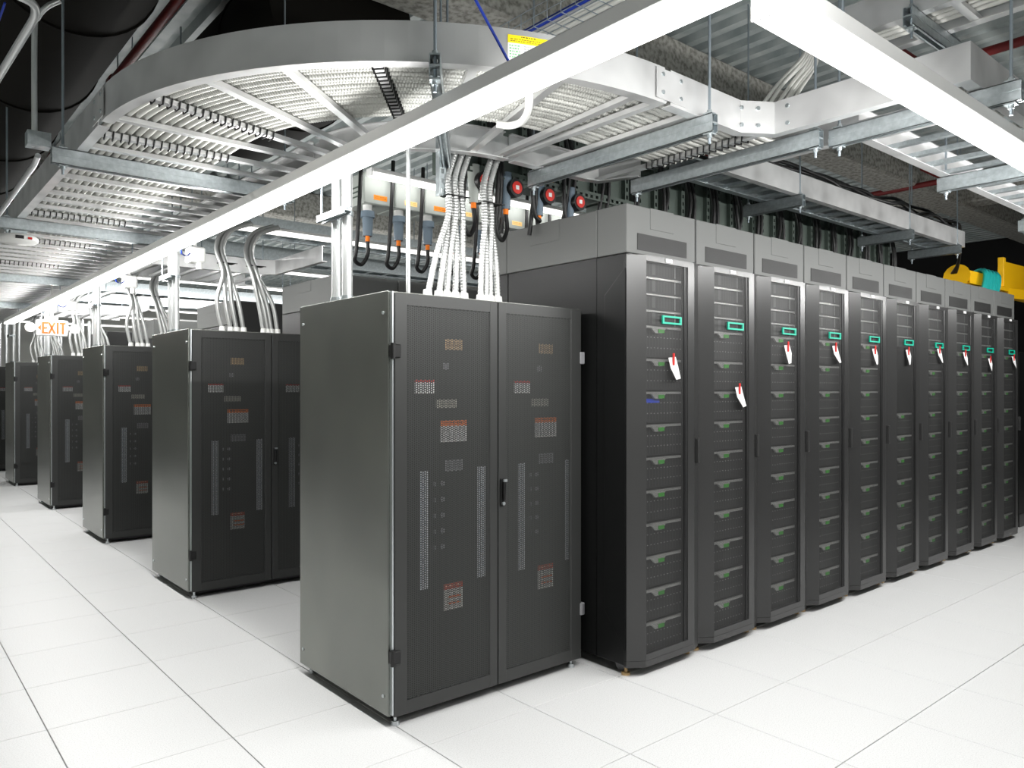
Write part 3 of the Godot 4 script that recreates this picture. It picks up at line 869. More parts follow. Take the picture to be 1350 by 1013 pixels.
func build_trays() -> void:
	var A: Material = M.aluminium
	var xo := EC.x - RO
	var xi := EC.x - RI
	# straight run over the left aisle
	var t := thing("cable_tray", "straight aluminium ladder tray running away over the left aisle", "cable tray", "aluminium ladder trays")
	rail(t, [V(xo, TY, -17), V(xo, TY, -1.12)], -1, A)
	rail(t, [V(xi, TY, -17), V(xi, TY, -1.12)], 1, A)
	var z := -1.28
	var k := 0
	while z > -16.5:
		rung(t, V(xo + 0.004, TY + 0.006, z), V(xi - 0.004, TY + 0.006, z), A)
		if k in [0, 2, 9, 14, 20]:
			ties(t, V(xo, TY, z), V(xi, TY, z), 17)
		z -= 0.229
		k += 1
	# elbow
	var e := thing("tray_elbow", "curved aluminium tray elbow in front of the black ducts", "cable tray", "aluminium ladder trays")
	rail(e, arc(RO, 0, 90, 32, TY), -1, A)
	rail(e, arc(RI, 0, 90, 20, TY), 1, A)
	for i in 8:
		var an := deg_to_rad(1.5 + 12.0 * i)
		var d := V(-cos(an), 0, sin(an))
		var c := V(EC.x, TY + 0.006, EC.z)
		rung(e, c + d * (RO - 0.004), c + d * (RI + 0.004), A)
		if i in [1, 4]:
			ties(e, c + d * RO - V(0, 0.006, 0), c + d * RI - V(0, 0.006, 0), 17)
	for an in [-2.2, 92.0]:
		for rr in [RO + 0.004, RI - 0.004]:
			var an2: float = an
			var c := arc(rr, an2, an2 + 4, 1, TY)
			if an2 < 0:
				c = [V(EC.x - rr, TY, EC.z - 0.14), V(EC.x - rr, TY, EC.z + 0.06)]
			else:
				c = [V(EC.x - 0.06, TY, EC.z + rr), V(EC.x + 0.14, TY, EC.z + rr)]
			var sg := -1.0 if rr > 1 else 1.0
			var pl := part(e, "splice_plate", MB.new().sweep(c, [Vector2(0, 0.012), Vector2(0, RH - 0.012), Vector2(sg * 0.003, RH - 0.012), Vector2(sg * 0.003, 0.012)]).done(), A)
			for f in [0.2, 0.8]:
				for yy in [0.04, 0.115]:
					var pt: Vector3 = c[0].lerp(c[1], f) + V(0, yy, 0)
					var out := V(-1, 0, 0) if an2 < 0 else V(0, 0, 1)
					if sg > 0:
						out = -out
					part(pl, "bolt", MB.new().cyl(pt, pt + out * 0.007, 0.009, 8).done(), M.galvanized)
	# yellow-headed label on the outside of the elbow
	var lm := MB.new()
	var l0 := arc(RO + 0.0015, 65.5, 71.0, 4, 0)
	for i in 4:
		lm.quad(l0[i] + V(0, TY + 0.03, 0), l0[i + 1] + V(0, TY + 0.03, 0), l0[i + 1] + V(0, TY + 0.128, 0), l0[i] + V(0, TY + 0.128, 0))
	for i in 4:
		for q in 6:
			var uv: Vector2 = lm.u[i * 6 + q]
			lm.u[i * 6 + q] = Vector2((i + (1.0 if uv.x > 0.001 else 0.0)) / 4.0, 1.0 if uv.y > 0.001 else 0.0)
	part(e, "warning_label", lm.done(), M.tray_label)
	# short run and tee over the power cabinet
	var zo := EC.z + RO
	var zi := EC.z + RI
	var s := thing("tray_tee", "aluminium tray tee above the nearest power cabinet and first rack", "cable tray", "aluminium ladder trays")
	rail(s, [V(-0.46, TY, zo), V(0.06, TY, zo), V(0.2, TY, zo + 0.09), V(0.205, TY, 1.62), V(5.6, TY, 1.62)], -1, A)
	rail(s, [V(-0.46, TY, zi), V(0.08, TY, zi), V(0.2, TY, zi + 0.03), V(0.3, TY, zi + 0.26)], 1, A)
	rail(s, [V(0.6, TY, 0.55), V(0.6, TY, 1.0), V(5.6, TY, 1.02)], 1, A)
	for x in [-0.5, -0.27, -0.04, 0.19]:
		rung(s, V(x, TY + 0.006, zo - 0.004), V(x, TY + 0.006, zi + 0.004), A)
	ties(s, V(0.19, TY, zo), V(0.19, TY, zi), 17)
	var x := 0.42
	k = 0
	while x < 5.5:
		rung(s, V(x, TY + 0.006, 1.616), V(x, TY + 0.006, 1.0), M.galvanized if k > 1 else A)
		x += 0.229
		k += 1
	for q in [[V(0.06, 0, zo + 0.002), V(0, 0, 1)], [V(0.13, 0, zo + 0.045), V(-0.5, 0, 0.85)], [V(0.203, 0, 0.86), V(-1, 0, 0)]]:
		for yy in [0.035, 0.115]:
			var pt: Vector3 = q[0] + V(0, TY + yy, 0)
			part(s, "bolt", MB.new().cyl(pt, pt + q[1] * 0.008, 0.01, 8).done(), M.galvanized)
	# armoured cables lying in the tray, following the bend
	for i in 17:
		var r := RO - 0.062 - 0.0365 * i
		var y := TY + 0.046 + (0.004 if i % 3 == 0 else 0.0)
		var p := []
		p.append(V(0.32 if i > 8 else 0.5, y, EC.z + r))
		p.append_array(arc(r, 90, 0, 30, y))
		p.append(V(EC.x - r, y, -2.2))
		var q := resample(p, 0.0032)
		var rr := PackedFloat32Array()
		for w in q.size():
			rr.append([0.0168, 0.0152, 0.0136, 0.0152][(w + i) % 4])
		var last: Vector3 = q[-1]
		q.append(V(last.x, y, -16.5))
		rr.append(0.0155)
		single("armoured_cable", MB.new().tube(q, 0.016, 7, rr).done(), M.armour, "%s armoured cable from the outer rail of the curved tray" % ORD[i], "cable", "armoured cables in the big tray")
	for i in 5:
		var zz := 1.55 - 0.05 * i
		var p := [V(0.26, TY + 0.046, zz), V(5.4, TY + 0.046, zz)]
		single("armoured_cable", ridged(p, 0.018, 0.03, 7), M.armour, "%s armoured cable from the front rail in the right-hand tray" % ORD[i], "cable", "armoured cables in the right tray")
	# hangers
	trapeze("trapeze hanger crossing under the curved tray at the upper left", V(-2.36, TY - 0.083, -1.6), V(-1.1, TY - 0.083, -1.6), 0.05)
	trapeze("second trapeze hanger under the left tray, behind the white access point", V(-2.36, TY - 0.083, -3.55), V(-1.1, TY - 0.083, -3.55), 0.05)
	trapeze("third trapeze hanger under the left tray, beyond the access point", V(-2.36, TY - 0.083, -6.6), V(-1.1, TY - 0.083, -6.6), 0.05)
	trapeze("farthest trapeze hanger under the left tray, near the exit sign", V(-2.36, TY - 0.083, -9.6), V(-1.1, TY - 0.083, -9.6), 0.05)
	trapeze("galvanized trapeze hanger under the short tray above the nearest cabinet", V(-0.246, TY - 0.083, -0.42), V(-0.246, TY - 0.083, 0.775), 0.028)
	trapeze("galvanized trapeze hanger at the tray tee above the first rack", V(0.3, TY - 0.083, -0.15), V(0.3, TY - 0.083, 0.97), 0.028)
	trapeze("dark trapeze hanger under the right tray, next to the tee", V(0.36, TY - 0.083, 0.985), V(0.36, TY - 0.083, 1.75), 0.04, M.galvanized)
	trapeze("dark trapeze hanger under the right tray, farther along", V(1.6, TY - 0.083, 0.985), V(1.6, TY - 0.083, 1.75), 0.04, M.galvanized)
	trapeze("small hanger under the right tray, close to the picture edge", V(3.2, TY - 0.083, 0.92), V(3.2, TY - 0.083, 1.75), 0.04, M.galvanized)
	# narrow tray with black cables over the racks
	var cy := 2.9
	var c := thing("narrow_tray", "narrow ladder tray with black cables above the server racks", "cable tray")
	rail(c, [V(0.9, cy, -0.06), V(5.05, cy, -0.06)], -1, A)
	rail(c, [V(0.9, cy, -0.36), V(5.05, cy, -0.36)], 1, M.galvanized)
	x = 1.0
	while x < 5.0:
		rung(c, V(x, cy + 0.006, -0.064), V(x, cy + 0.006, -0.356), M.galvanized, 0.06)
		x += 0.229
	for i in 7:
		rng.seed = 90 + i
		var p := []
		var px := 0.9
		while px < 5.3:
			p.append(V(px, cy + 0.17 + 0.03 * (i % 3) + rng.randf_range(-0.02, 0.06), -0.1 - 0.032 * i + rng.randf_range(-0.025, 0.025)))
			px += 0.32
		if i < 4:
			p.append(V(5.45, cy - 0.05, -0.25))
			p.append(V(5.7, cy - 0.25, -0.4 - 0.03 * i))
		single("black_cable", MB.new().tube(smooth(p, 4), 0.014, 7).done(), M.cord, "%s black cable from the front in the narrow tray over the racks" % ORD[i], "cable", "black cables in the narrow tray")
	trapeze("left dark hanger under the narrow tray over the racks", V(1.98, cy - 0.083, -0.5), V(1.98, cy - 0.083, -0.03), 0.03, M.galvanized)
	trapeze("middle dark hanger under the narrow tray over the racks", V(3.8, cy - 0.083, -0.5), V(3.8, cy - 0.083, -0.03), 0.03, M.galvanized)
	trapeze("right dark hanger at the end of the narrow tray over the racks", V(4.86, cy - 0.083, -0.5), V(4.86, cy - 0.083, -0.03), 0.03, M.galvanized)

# ---------------------------------------------------------------- busway and plug boxes behind the racks
func slotted(a: Vector3, h: float, w: float, slots: int) -> ArrayMesh:
	# upright channel with slots cut through its front; a: lower left front corner
	var m := MB.new()
	m.box(a, a + V(w * 0.3, h, 0.003))
	m.box(a + V(w * 0.7, 0, 0), a + V(w, h, 0.003))
	var st := h / slots
	for i in slots + 1:
		m.box(a + V(w * 0.3, maxf(0, st * (i - 0.25)), 0), a + V(w * 0.7, minf(h, st * (i + 0.25)), 0.003))
	m.box(a + V(0, 0, -0.03), a + V(0.003, h, 0))
	m.box(a + V(w - 0.003, 0, -0.03), a + V(w, h, 0))
	return m.done()

func build_busway() -> void:
	var z := -0.7
	for k in 18:
		var x := -0.56 + 0.305 * k
		var t := thing("busway_box", "%s dark green busway box from the left above the rack row" % ORD[k], "box", "busway boxes above the racks", V(x, 0, z))
		part(t, "panel", cbx(V(0, 2.765, -0.22), V(0.2, 3.12, 0), 0.004), M.green_grey)
		part(t, "slotted_strut", slotted(V(-0.005, 2.52 if k > 3 else 2.765, 0.03), 0.64 if k > 3 else 0.4, 0.038, 12 if k > 3 else 7), M.green_grey)
		part(t, "slotted_strut", slotted(V(0.165, 2.52 if k > 3 else 2.765, 0.03), 0.64 if k > 3 else 0.4, 0.038, 12 if k > 3 else 7), M.green_grey)
		if k > 3:
			part(t, "lower_panel", cbx(V(0.03, 2.53, -0.2), V(0.17, 2.765, -0.004), 0.004), M.green_grey)
		rng.seed = 200 + k
		for q in 2:
			var cx := x + 0.225 + 0.04 * q
			var p := [V(cx, 3.1, z + 0.02), V(cx + rng.randf_range(-0.02, 0.02), 2.9, z + 0.06), V(cx + rng.randf_range(-0.03, 0.03), 2.7, z + 0.05), V(cx + rng.randf_range(-0.05, 0.05), 2.45, z + 0.02)]
			single("power_cable", MB.new().tube(smooth(p, 4), 0.014, 7).done(), M.cord, "%s black power cord hanging right of the %s busway box" % [ORD[q], ORD[k]], "cord", "cords hanging from the busway")
	# slotted rail under the first boxes
	var sr := MB.new()
	sr.box(V(-0.62, 2.765, z + 0.06), V(0.9, 2.78, z + 0.063))
	sr.box(V(-0.62, 2.735, z + 0.06), V(0.9, 2.745, z + 0.063))
	sr.box(V(-0.62, 2.78, z), V(0.9, 2.783, z + 0.063))
	for i in 32:
		sr.box(V(-0.62 + 0.048 * i, 2.744, z + 0.06), V(-0.596 + 0.048 * i, 2.766, z + 0.063))
	single("slotted_rail", sr.done(), M.green_grey, "slotted steel rail under the leftmost busway boxes", "rail")
	# red-faced inlets hanging below the busway
	var px := [-0.423, -0.188, 0.071, 0.33]
	for k in 4:
		var t := thing("power_inlet", "%s red-faced round power inlet from the left above the cabinet" % ORD[k], "plug", "red power inlets", V(px[k], 2.69, z + 0.1))
		part(t, "collar", MB.new().cyl(V(0, 0, -0.05), V(0, 0, 0.0), 0.052, 20).done(), M.black_plastic)
		part(t, "face", MB.new().cyl(V(0, 0, 0.0), V(0, 0, 0.004), 0.036, 20).done(), M.red_plug)
		part(t, "centre_mark", bx(V(-0.012, -0.012, 0.004), V(0.012, 0.012, 0.006)), M.paper)
		part(t, "body", MB.new().cyl(V(-0.035, 0.09, -0.06), V(-0.035, -0.12, -0.06), 0.036, 12, 0.026).done(), M.grey_box if k == 0 else M.blue_grey)
		part(t, "gland", MB.new().cyl(V(-0.035, -0.12, -0.06), V(-0.035, -0.15, -0.06), 0.016, 10).done(), M.orange_label)
		var p := [V(-0.035, -0.15, -0.06), V(-0.035, -0.24, -0.05), V(-0.09, -0.31, -0.03), V(-0.14, -0.22, -0.02), V(-0.13, 0.05, -0.01), V(-0.12, 0.25, -0.02)]
		if k > 1:
			p = [V(-0.035, -0.15, -0.06), V(-0.045, -0.152, -0.04), V(-0.09, -0.13, -0.03), V(-0.12, -0.02, -0.02), V(-0.12, 0.25, -0.02)]
		part(t, "cord", MB.new().tube(smooth(p, 6), 0.013, 8).done(), M.cord)
	# light grey plug boxes farther back
	for k in 9:
		var x := -0.617 + 0.235 * k
		var t := thing("plug_box", "%s light grey plug box from the left behind the racks" % ORD[k], "box", "grey plug boxes", V(x, 2.726, -1.6))
		part(t, "casing", cbx(V(0, 0, -0.25), V(0.228, 0.2, 0), 0.006), M.grey_box)
		part(t, "label", MB.new().quad(V(0.07, 0.03, 0.001), V(0.17, 0.03, 0.001), V(0.17, 0.062, 0.001), V(0.07, 0.062, 0.001), Vector2(1, 1)).done(), M.box_label if k % 2 == 0 else M.box_label_pale)
		part(t, "louvre", MB.new().box(V(-0.002, 0.05, -0.2), V(0, 0.06, -0.05)).box(V(-0.002, 0.08, -0.2), V(0, 0.09, -0.05)).box(V(-0.002, 0.11, -0.2), V(0, 0.12, -0.05)).done(), M.green_grey)
		part(t, "socket_collar", MB.new().cyl(V(0.06, 0, -0.06), V(0.06, -0.04, -0.06), 0.032, 14).done(), M.white_plastic)
		var pl := part(t, "plug", MB.new().cyl(V(0.06, -0.04, -0.06), V(0.06, -0.08, -0.06), 0.046, 14).cyl(V(0.06, -0.08, -0.06), V(0.06, -0.2, -0.06), 0.036, 14, 0.03).done(), M.blue_grey)
		part(pl, "gland", MB.new().cyl(V(0.06, -0.2, -0.06), V(0.06, -0.235, -0.06), 0.015, 10).done(), M.orange_label)
		var p := [V(0.06, -0.235, -0.06), V(0.06, -0.32, -0.06), V(0.01, -0.39, -0.05), V(-0.05, -0.37, -0.03), V(-0.055, -0.3, 0.0), V(-0.05, 0.0, 0.03), V(-0.03, 0.3, 0.02)]
		part(pl, "cord", MB.new().tube(smooth(p, 6), 0.013, 8).done(), M.cord)

# ---------------------------------------------------------------- conduits on the cabinets
func build_conduits() -> void:
	var zs := [-0.246, -3.015, -5.62, -8.43, -11.53]
	var whose := ["nearest", "second", "third", "fourth", "fifth"]
	for k in 5:
		var f: float = zs[k]
		# two rigid pipes at the rear left of the cabinet, with a strut clamp
		for q in 2:
			var c := V(-1.2, 0, f - 0.606 + 0.113 * q)
			var t := thing("rigid_conduit", "%s thick white steel conduit standing on the %s power cabinet" % ["rear" if q == 0 else "front", whose[k]], "conduit", "rigid conduits on the cabinets")
			part(t, "pipe", MB.new().cyl(c + V(0, 1.97, 0), c + V(0, TY - 0.01, 0), 0.026, 18).done(), M.pipe)
			part(t, "hub", MB.new().cyl(c + V(0, 1.971, 0), c + V(0, 2.0, 0), 0.035, 16, 0.031).done(), M.galvanized)
		var cl := thing("strut_clamp", "galvanized strut clamp around the thick conduits of the %s power cabinet" % whose[k], "clamp", "strut clamps")
		beam(cl, V(-1.2475, 2.39, f - 0.7), V(-1.2475, 2.39, f - 0.4), M.galvanized, 0.042, 0.04)
		for q in 2:
			var zc := f - 0.606 + 0.113 * q
			part(cl, "strap", MB.new().cyl(V(-1.2, 2.4, zc), V(-1.2, 2.425, zc), 0.031, 16).box(V(-1.225, 2.4, zc - 0.044), V(-1.219, 2.425, zc + 0.044)).done(), M.galvanized)
		part(cl, "strut_rod", MB.new().cyl(V(-1.2475, 2.43, f - 0.68), V(-1.2475, TY, f - 0.68), 0.006, 6).done(), M.rod)
		# two bundles of flexible conduit
		for g in 2:
			var bases := [-0.98, -0.915, -0.868, -0.815, -0.76] if g == 0 else [-0.655, -0.62, -0.59, -0.54]
			var top := -0.79 if g == 0 else -0.56
			for i in bases.size():
				if k > 0 and i > 3:
					continue
				var bxx: float = bases[i]
				var mid := top + (i - 1.8) * 0.021
				var dz := 0.017 if i % 2 == 0 else -0.017
				var zb := f - 0.1
				var zt := f - 0.2
				var p := [V(bxx, 1.98, zb), V(lerpf(bxx, mid, 0.45), 2.2, zb - 0.02), V(mid, 2.42, zb - 0.05 + dz), V(mid + 0.012, 2.58, zt + 0.02 + dz), V(mid + 0.06, 2.7, zt + dz), V(mid + 0.13, 2.86, zt + dz)]
				if k > 0:
					var lean := 0.28
					p = [V(bxx, 1.98, zb), V(bxx - 0.04, 2.2, zb), V(mid - lean * 0.5, 2.42, zb - 0.03 + dz), V(mid - lean * 0.6, 2.62, zt + dz), V(mid - lean * 0.3, 2.78, zt - 0.05 + dz), V(mid + 0.1, 2.87, zt - 0.1 + dz)]
				var sm := smooth(p, 8)
				var m := ridged(sm, 0.0165, 0.016, 8) if k == 0 else MB.new().tube(sm, 0.0165, 7).done()
				var t := thing("flexible_conduit", "%s flexible metal conduit in the %s bundle on the %s power cabinet" % [ORD[i], "left" if g == 0 else "right", whose[k]], "conduit", "flexible conduits on the cabinets")
				part(t, "hose", m, M.flex_steel)
				part(t, "connector", MB.new().cyl(V(bxx, 1.971, zb), V(bxx, 2.01, zb), 0.024, 12, 0.021).done(), M.white_plastic)
			# tie around the bundle
			var q := thing("bundle_tie", "black tie around the %s conduit bundle of the %s power cabinet" % ["left" if g == 0 else "right", whose[k]], "tie", "bundle ties")
			var cx := top + 0.01 - (0.15 if k > 0 else 0.0)
			part(q, "band", cbx(V(cx - 0.058, 2.5, f - 0.2), V(cx + 0.062, 2.506, f - 0.125), 0.002), M.cord)
			part(q, "tail", bx(V(cx + 0.05, 2.5, f - 0.125), V(cx + 0.075, 2.504, f - 0.118)), M.cord)
	single("thin_conduit", MB.new().cyl(V(-1.03, 1.97, -0.44), V(-1.03, TY, -0.44), 0.011, 10).done(), M.pipe, "single thin conduit rising from the nearest cabinet between pipes and flexible bundle", "conduit")
	# slotted strut hanging by the light
	var st := thing("hanging_strut", "slotted strut hanging behind the long light above the nearest cabinet", "strut", "", V(-0.86, 0, -0.42))
	part(st, "channel", slotted(V(0, 2.5, 0), 0.5, 0.041, 10), M.galvanized)
	part(st, "rod", MB.new().cyl(V(0.02, 3.0, -0.015), V(0.02, DECK, -0.015), 0.006, 8).done(), M.rod)
	var rt := trapeze("trapeze hanger seen end-on under the curved tray, beside the long light", V(0, TY - 0.083, -1.2), V(0, TY - 0.083, 0.03), 0.03)
	rt.position = V(-1.492, 0, 0.455)
	rt.rotation.y = -0.66

# ---------------------------------------------------------------- rack rows and services farther back
func build_far_rows() -> void:
	# row facing away, then a row facing the camera, twice
	var rows := [[-4.3, false], [-5.63, true], [-9.7, false], [-11.3, true]]
	var words := ["second", "third", "fourth", "fifth"]
	for r in 4:
		var z: float = rows[r][0]
		for k in 3:
			var t := thing("background_rack", "%s rack from the aisle in the %s rack row" % [ORD[k], words[r]], "rack", "racks of the rows behind", V(0.02 + 0.6096 * k, 0, z))
			var zf := 0.0 if rows[r][1] else 1.13
			var zb := -1.13 if rows[r][1] else 0.0
			part(t, "body", cbx(V(0, 0.06, zb), V(RW, 2.25, zf), 0.004), M.rack_gloss)
			part(t, "plinth", bx(V(0.03, 0, zb + 0.04), V(RW - 0.03, 0.06, zf - 0.04)), M.black_plastic)
			part(t, "hood", cbx(V(0, 2.254, zb), V(RW - 0.004, 2.515, zf), 0.004), M.hood_paint)
			part(t, "hood_hatch", cbx(V(-0.003, 2.42, zb + 0.35), V(0.02, 2.5155, zb + 0.62), 0.001), M.hood_paint)
			if rows[r][1]:
				part(t, "door", bx(V(0.02, 0.08, 0), V(RW - 0.02, 2.5, 0.03)), M.chassis)
				part(t, "status_lamp", bx(V(0.1, 2.12, 0.03), V(0.15, 2.125, 0.033)), M.green_led)
		# tray over the row's aisle with a turned corner
		if rows[r][1]:
			var zt := z - 0.04
			var t := thing("background_tray", "aluminium tray turning a corner above the %s rack row" % words[r], "cable tray", "trays of the rows behind")
			rail(t, [V(-1.0, TY, zt + 0.7), V(0.06, TY, zt + 0.7), V(0.2, TY, zt + 0.79), V(0.2, TY, zt + 1.85)], -1, M.aluminium)
			rail(t, [V(-1.0, TY, zt - 0.3), V(0.3, TY, zt - 0.3)], 1, M.aluminium)
			for q in [V(-0.8, TY, zt + 0.71), V(0.1, TY, zt + 0.71), V(-0.8, TY, zt - 0.31), V(0.1, TY, zt - 0.31)]:
				part(t, "hanger_rod", MB.new().cyl(q, V(q.x, DECK, q.z), 0.006, 6).done(), M.rod)
			for k in 6:
				rung(t, V(-0.95 + 0.22 * k, TY + 0.006, zt + 0.696), V(-0.95 + 0.22 * k, TY + 0.006, zt - 0.296), M.aluminium)
		# narrow tray and lights over each row
		var n := thing("background_tray", "narrow steel tray above the %s rack row" % words[r], "cable tray", "trays of the rows behind")
		rail(n, [V(-0.7, 2.95, z + 0.3), V(6, 2.95, z + 0.3)], -1, M.galvanized)
		rail(n, [V(-0.7, 2.95, z), V(6, 2.95, z)], 1, M.galvanized)
		for q in [V(-0.4, 2.95, z + 0.3), V(2.4, 2.95, z + 0.3), V(-0.4, 2.95, z), V(2.4, 2.95, z)]:
			part(n, "hanger_rod", MB.new().cyl(q, V(q.x, DECK, q.z), 0.006, 6).done(), M.rod)
		for k in 12:
			rung(n, V(-0.6 + 0.25 * k, 2.956, z + 0.296), V(-0.6 + 0.25 * k, 2.956, z + 0.004), M.galvanized)
	var zl := [-6.6, -8.3, -10.4, -12.6, -14.6, -17.0]
	var near_what := ["behind the third rack row", "before the fourth rack row", "between the fourth and fifth rack rows", "behind the fifth rack row", "farther back behind the exit sign", "at the far end of the room"]
	for k in 6:
		strip_light("strip light crossing %s" % near_what[k], V(-0.8, 3.02, zl[k]), V(5.0, 3.02, zl[k]), 0.35, [2.0], 0.08, 0.05)
	# white drops at the far end
	for k in 14:
		rng.seed = 300 + k
		var x := -1.15 + 0.16 * k + rng.randf_range(-0.04, 0.04)
		var z := -15.2 - 0.35 * (k % 5)
		single("far_conduit", MB.new().cyl(V(x, 0.0, z), V(x, 3.0, z), rng.randf_range(0.02, 0.045), 10).done(), M.pipe, "%s pale vertical conduit from the left at the far end of the aisle" % ORD[k], "conduit", "far pale conduits")
	# exit sign
	var s := thing("exit_sign", "white exit sign with orange letters hanging below the long light", "sign", "", V(-1.404, 2.239, -7.4))
	part(s, "body", cbx(V(-0.165, -0.09, -0.05), V(0.165, 0.095, 0.0), 0.012), M.white_plastic)
	part(s, "canopy", MB.new().box(V(-0.06, 0.1, -0.05), V(0.06, 0.13, 0.0)).cyl(V(0, 0.13, -0.025), V(0, 0.5, -0.025), 0.012, 8).done(), M.white_plastic)
	for q in [-1, 1]:
		part(s, "lamp_head", MB.new().cyl(V(q * 0.225, 0.0, 0.01), V(q * 0.225, 0.0, 0.04), 0.05, 14, 0.056).cyl(V(q * 0.225, 0.0, 0.01), V(q * 0.225, 0.0, -0.05), 0.05, 14, 0.03).cyl(V(q * 0.16, 0, -0.02), V(q * 0.22, 0, -0.02), 0.03, 10).done(), M.white_plastic)
	var st := 0.022
	var glyphs := {
		"letter_e": MB.new().box(V(-0.105, -0.066, 0), V(-0.105 + st, 0.066, 0.004)).box(V(-0.083, 0.048, 0), V(-0.045, 0.066, 0.004)).box(V(-0.083, -0.009, 0), V(-0.052, 0.009, 0.004)).box(V(-0.083, -0.066, 0), V(-0.045, -0.048, 0.004)),
		"letter_i": MB.new().box(V(0.042, -0.066, 0), V(0.042 + st, 0.066, 0.004)),
		"letter_t": MB.new().box(V(0.094, -0.066, 0), V(0.094 + st, 0.048, 0.004)).box(V(0.074, 0.048, 0), V(0.136, 0.066, 0.004)),
	}
	var xm := MB.new()
	for q in [1.0, -1.0]:
		xm.poly([V(-0.006 - 0.03 * q - 0.011, -0.066, 0.003), V(-0.006 - 0.03 * q + 0.011, -0.066, 0.003), V(-0.006 + 0.03 * q + 0.011, 0.066, 0.003), V(-0.006 + 0.03 * q - 0.011, 0.066, 0.003)], V(0, 0, -1))
	glyphs["letter_x"] = xm
	var am := MB.new()
	am.poly([V(-0.148, 0.0, 0.003), V(-0.114, -0.032, 0.003), V(-0.114, 0.032, 0.003)], V(0, 0, -1))
	glyphs["arrow"] = am
	for g in glyphs:
		part(s, g, glyphs[g].done(), M.exit_orange, V(0.0, 0.003, 0.001))
	# access point on the strut at the left edge
	var ap := thing("access_point", "white rounded wireless access point at the left picture edge", "access point", "", V(-2.24, 2.585, -3.6))
	var pm := PackedFloat32Array()
	var pp := []
	for i in 9:
		var a := PI * i / 8.0
		pp.append(V(0, -0.035 * cos(a), 0))
		pm.append(maxf(0.004, 0.13 * sqrt(sin(a))))
	part(ap, "dome", MB.new().tube(pp, 0.1, 24, pm).done(), M.white_plastic)
	part(ap, "mark", MB.new().box(V(-0.03, -0.012, 0.118), V(0.02, 0.01, 0.132)).done(), M.chassis)
	part(ap, "red_mark", MB.new().box(V(0.045, -0.01, 0.11), V(0.07, 0.004, 0.126)).done(), M.red_print)
	part(ap, "bracket", MB.new().box(V(-0.05, 0.03, -0.03), V(0.05, 0.055, 0.06)).done(), M.galvanized)
	# small white boxes with blue cords hung below the long light
	for k in 3:
		var z: float = [-3.3, -5.2, -7.9][k]
		var b := thing("sensor_box", "%s white sensor box with blue cord below the long light" % ORD[k], "sensor", "sensor boxes under the trays", V(-1.12, 2.56, z))
		part(b, "case", cbx(V(-0.06, -0.06, -0.06), V(0.06, 0.06, 0.06), 0.012), M.white_plastic)
		part(b, "nozzle", MB.new().cyl(V(0.02, -0.06, 0.03), V(0.02, -0.11, 0.03), 0.022, 12).done(), M.white_plastic)
		part(b, "stem", MB.new().cyl(V(0, 0.06, 0), V(0, TY - 2.56, 0), 0.012, 8).done(), M.white_plastic)
		part(b, "blue_cord", MB.new().tube(smooth([V(-0.06, 0, 0.06), V(-0.1, -0.03, 0.12), V(-0.16, -0.03, 0.2), V(-0.2, 0.02, 0.3)], 6), 0.006, 6).done(), M.blue_cord)

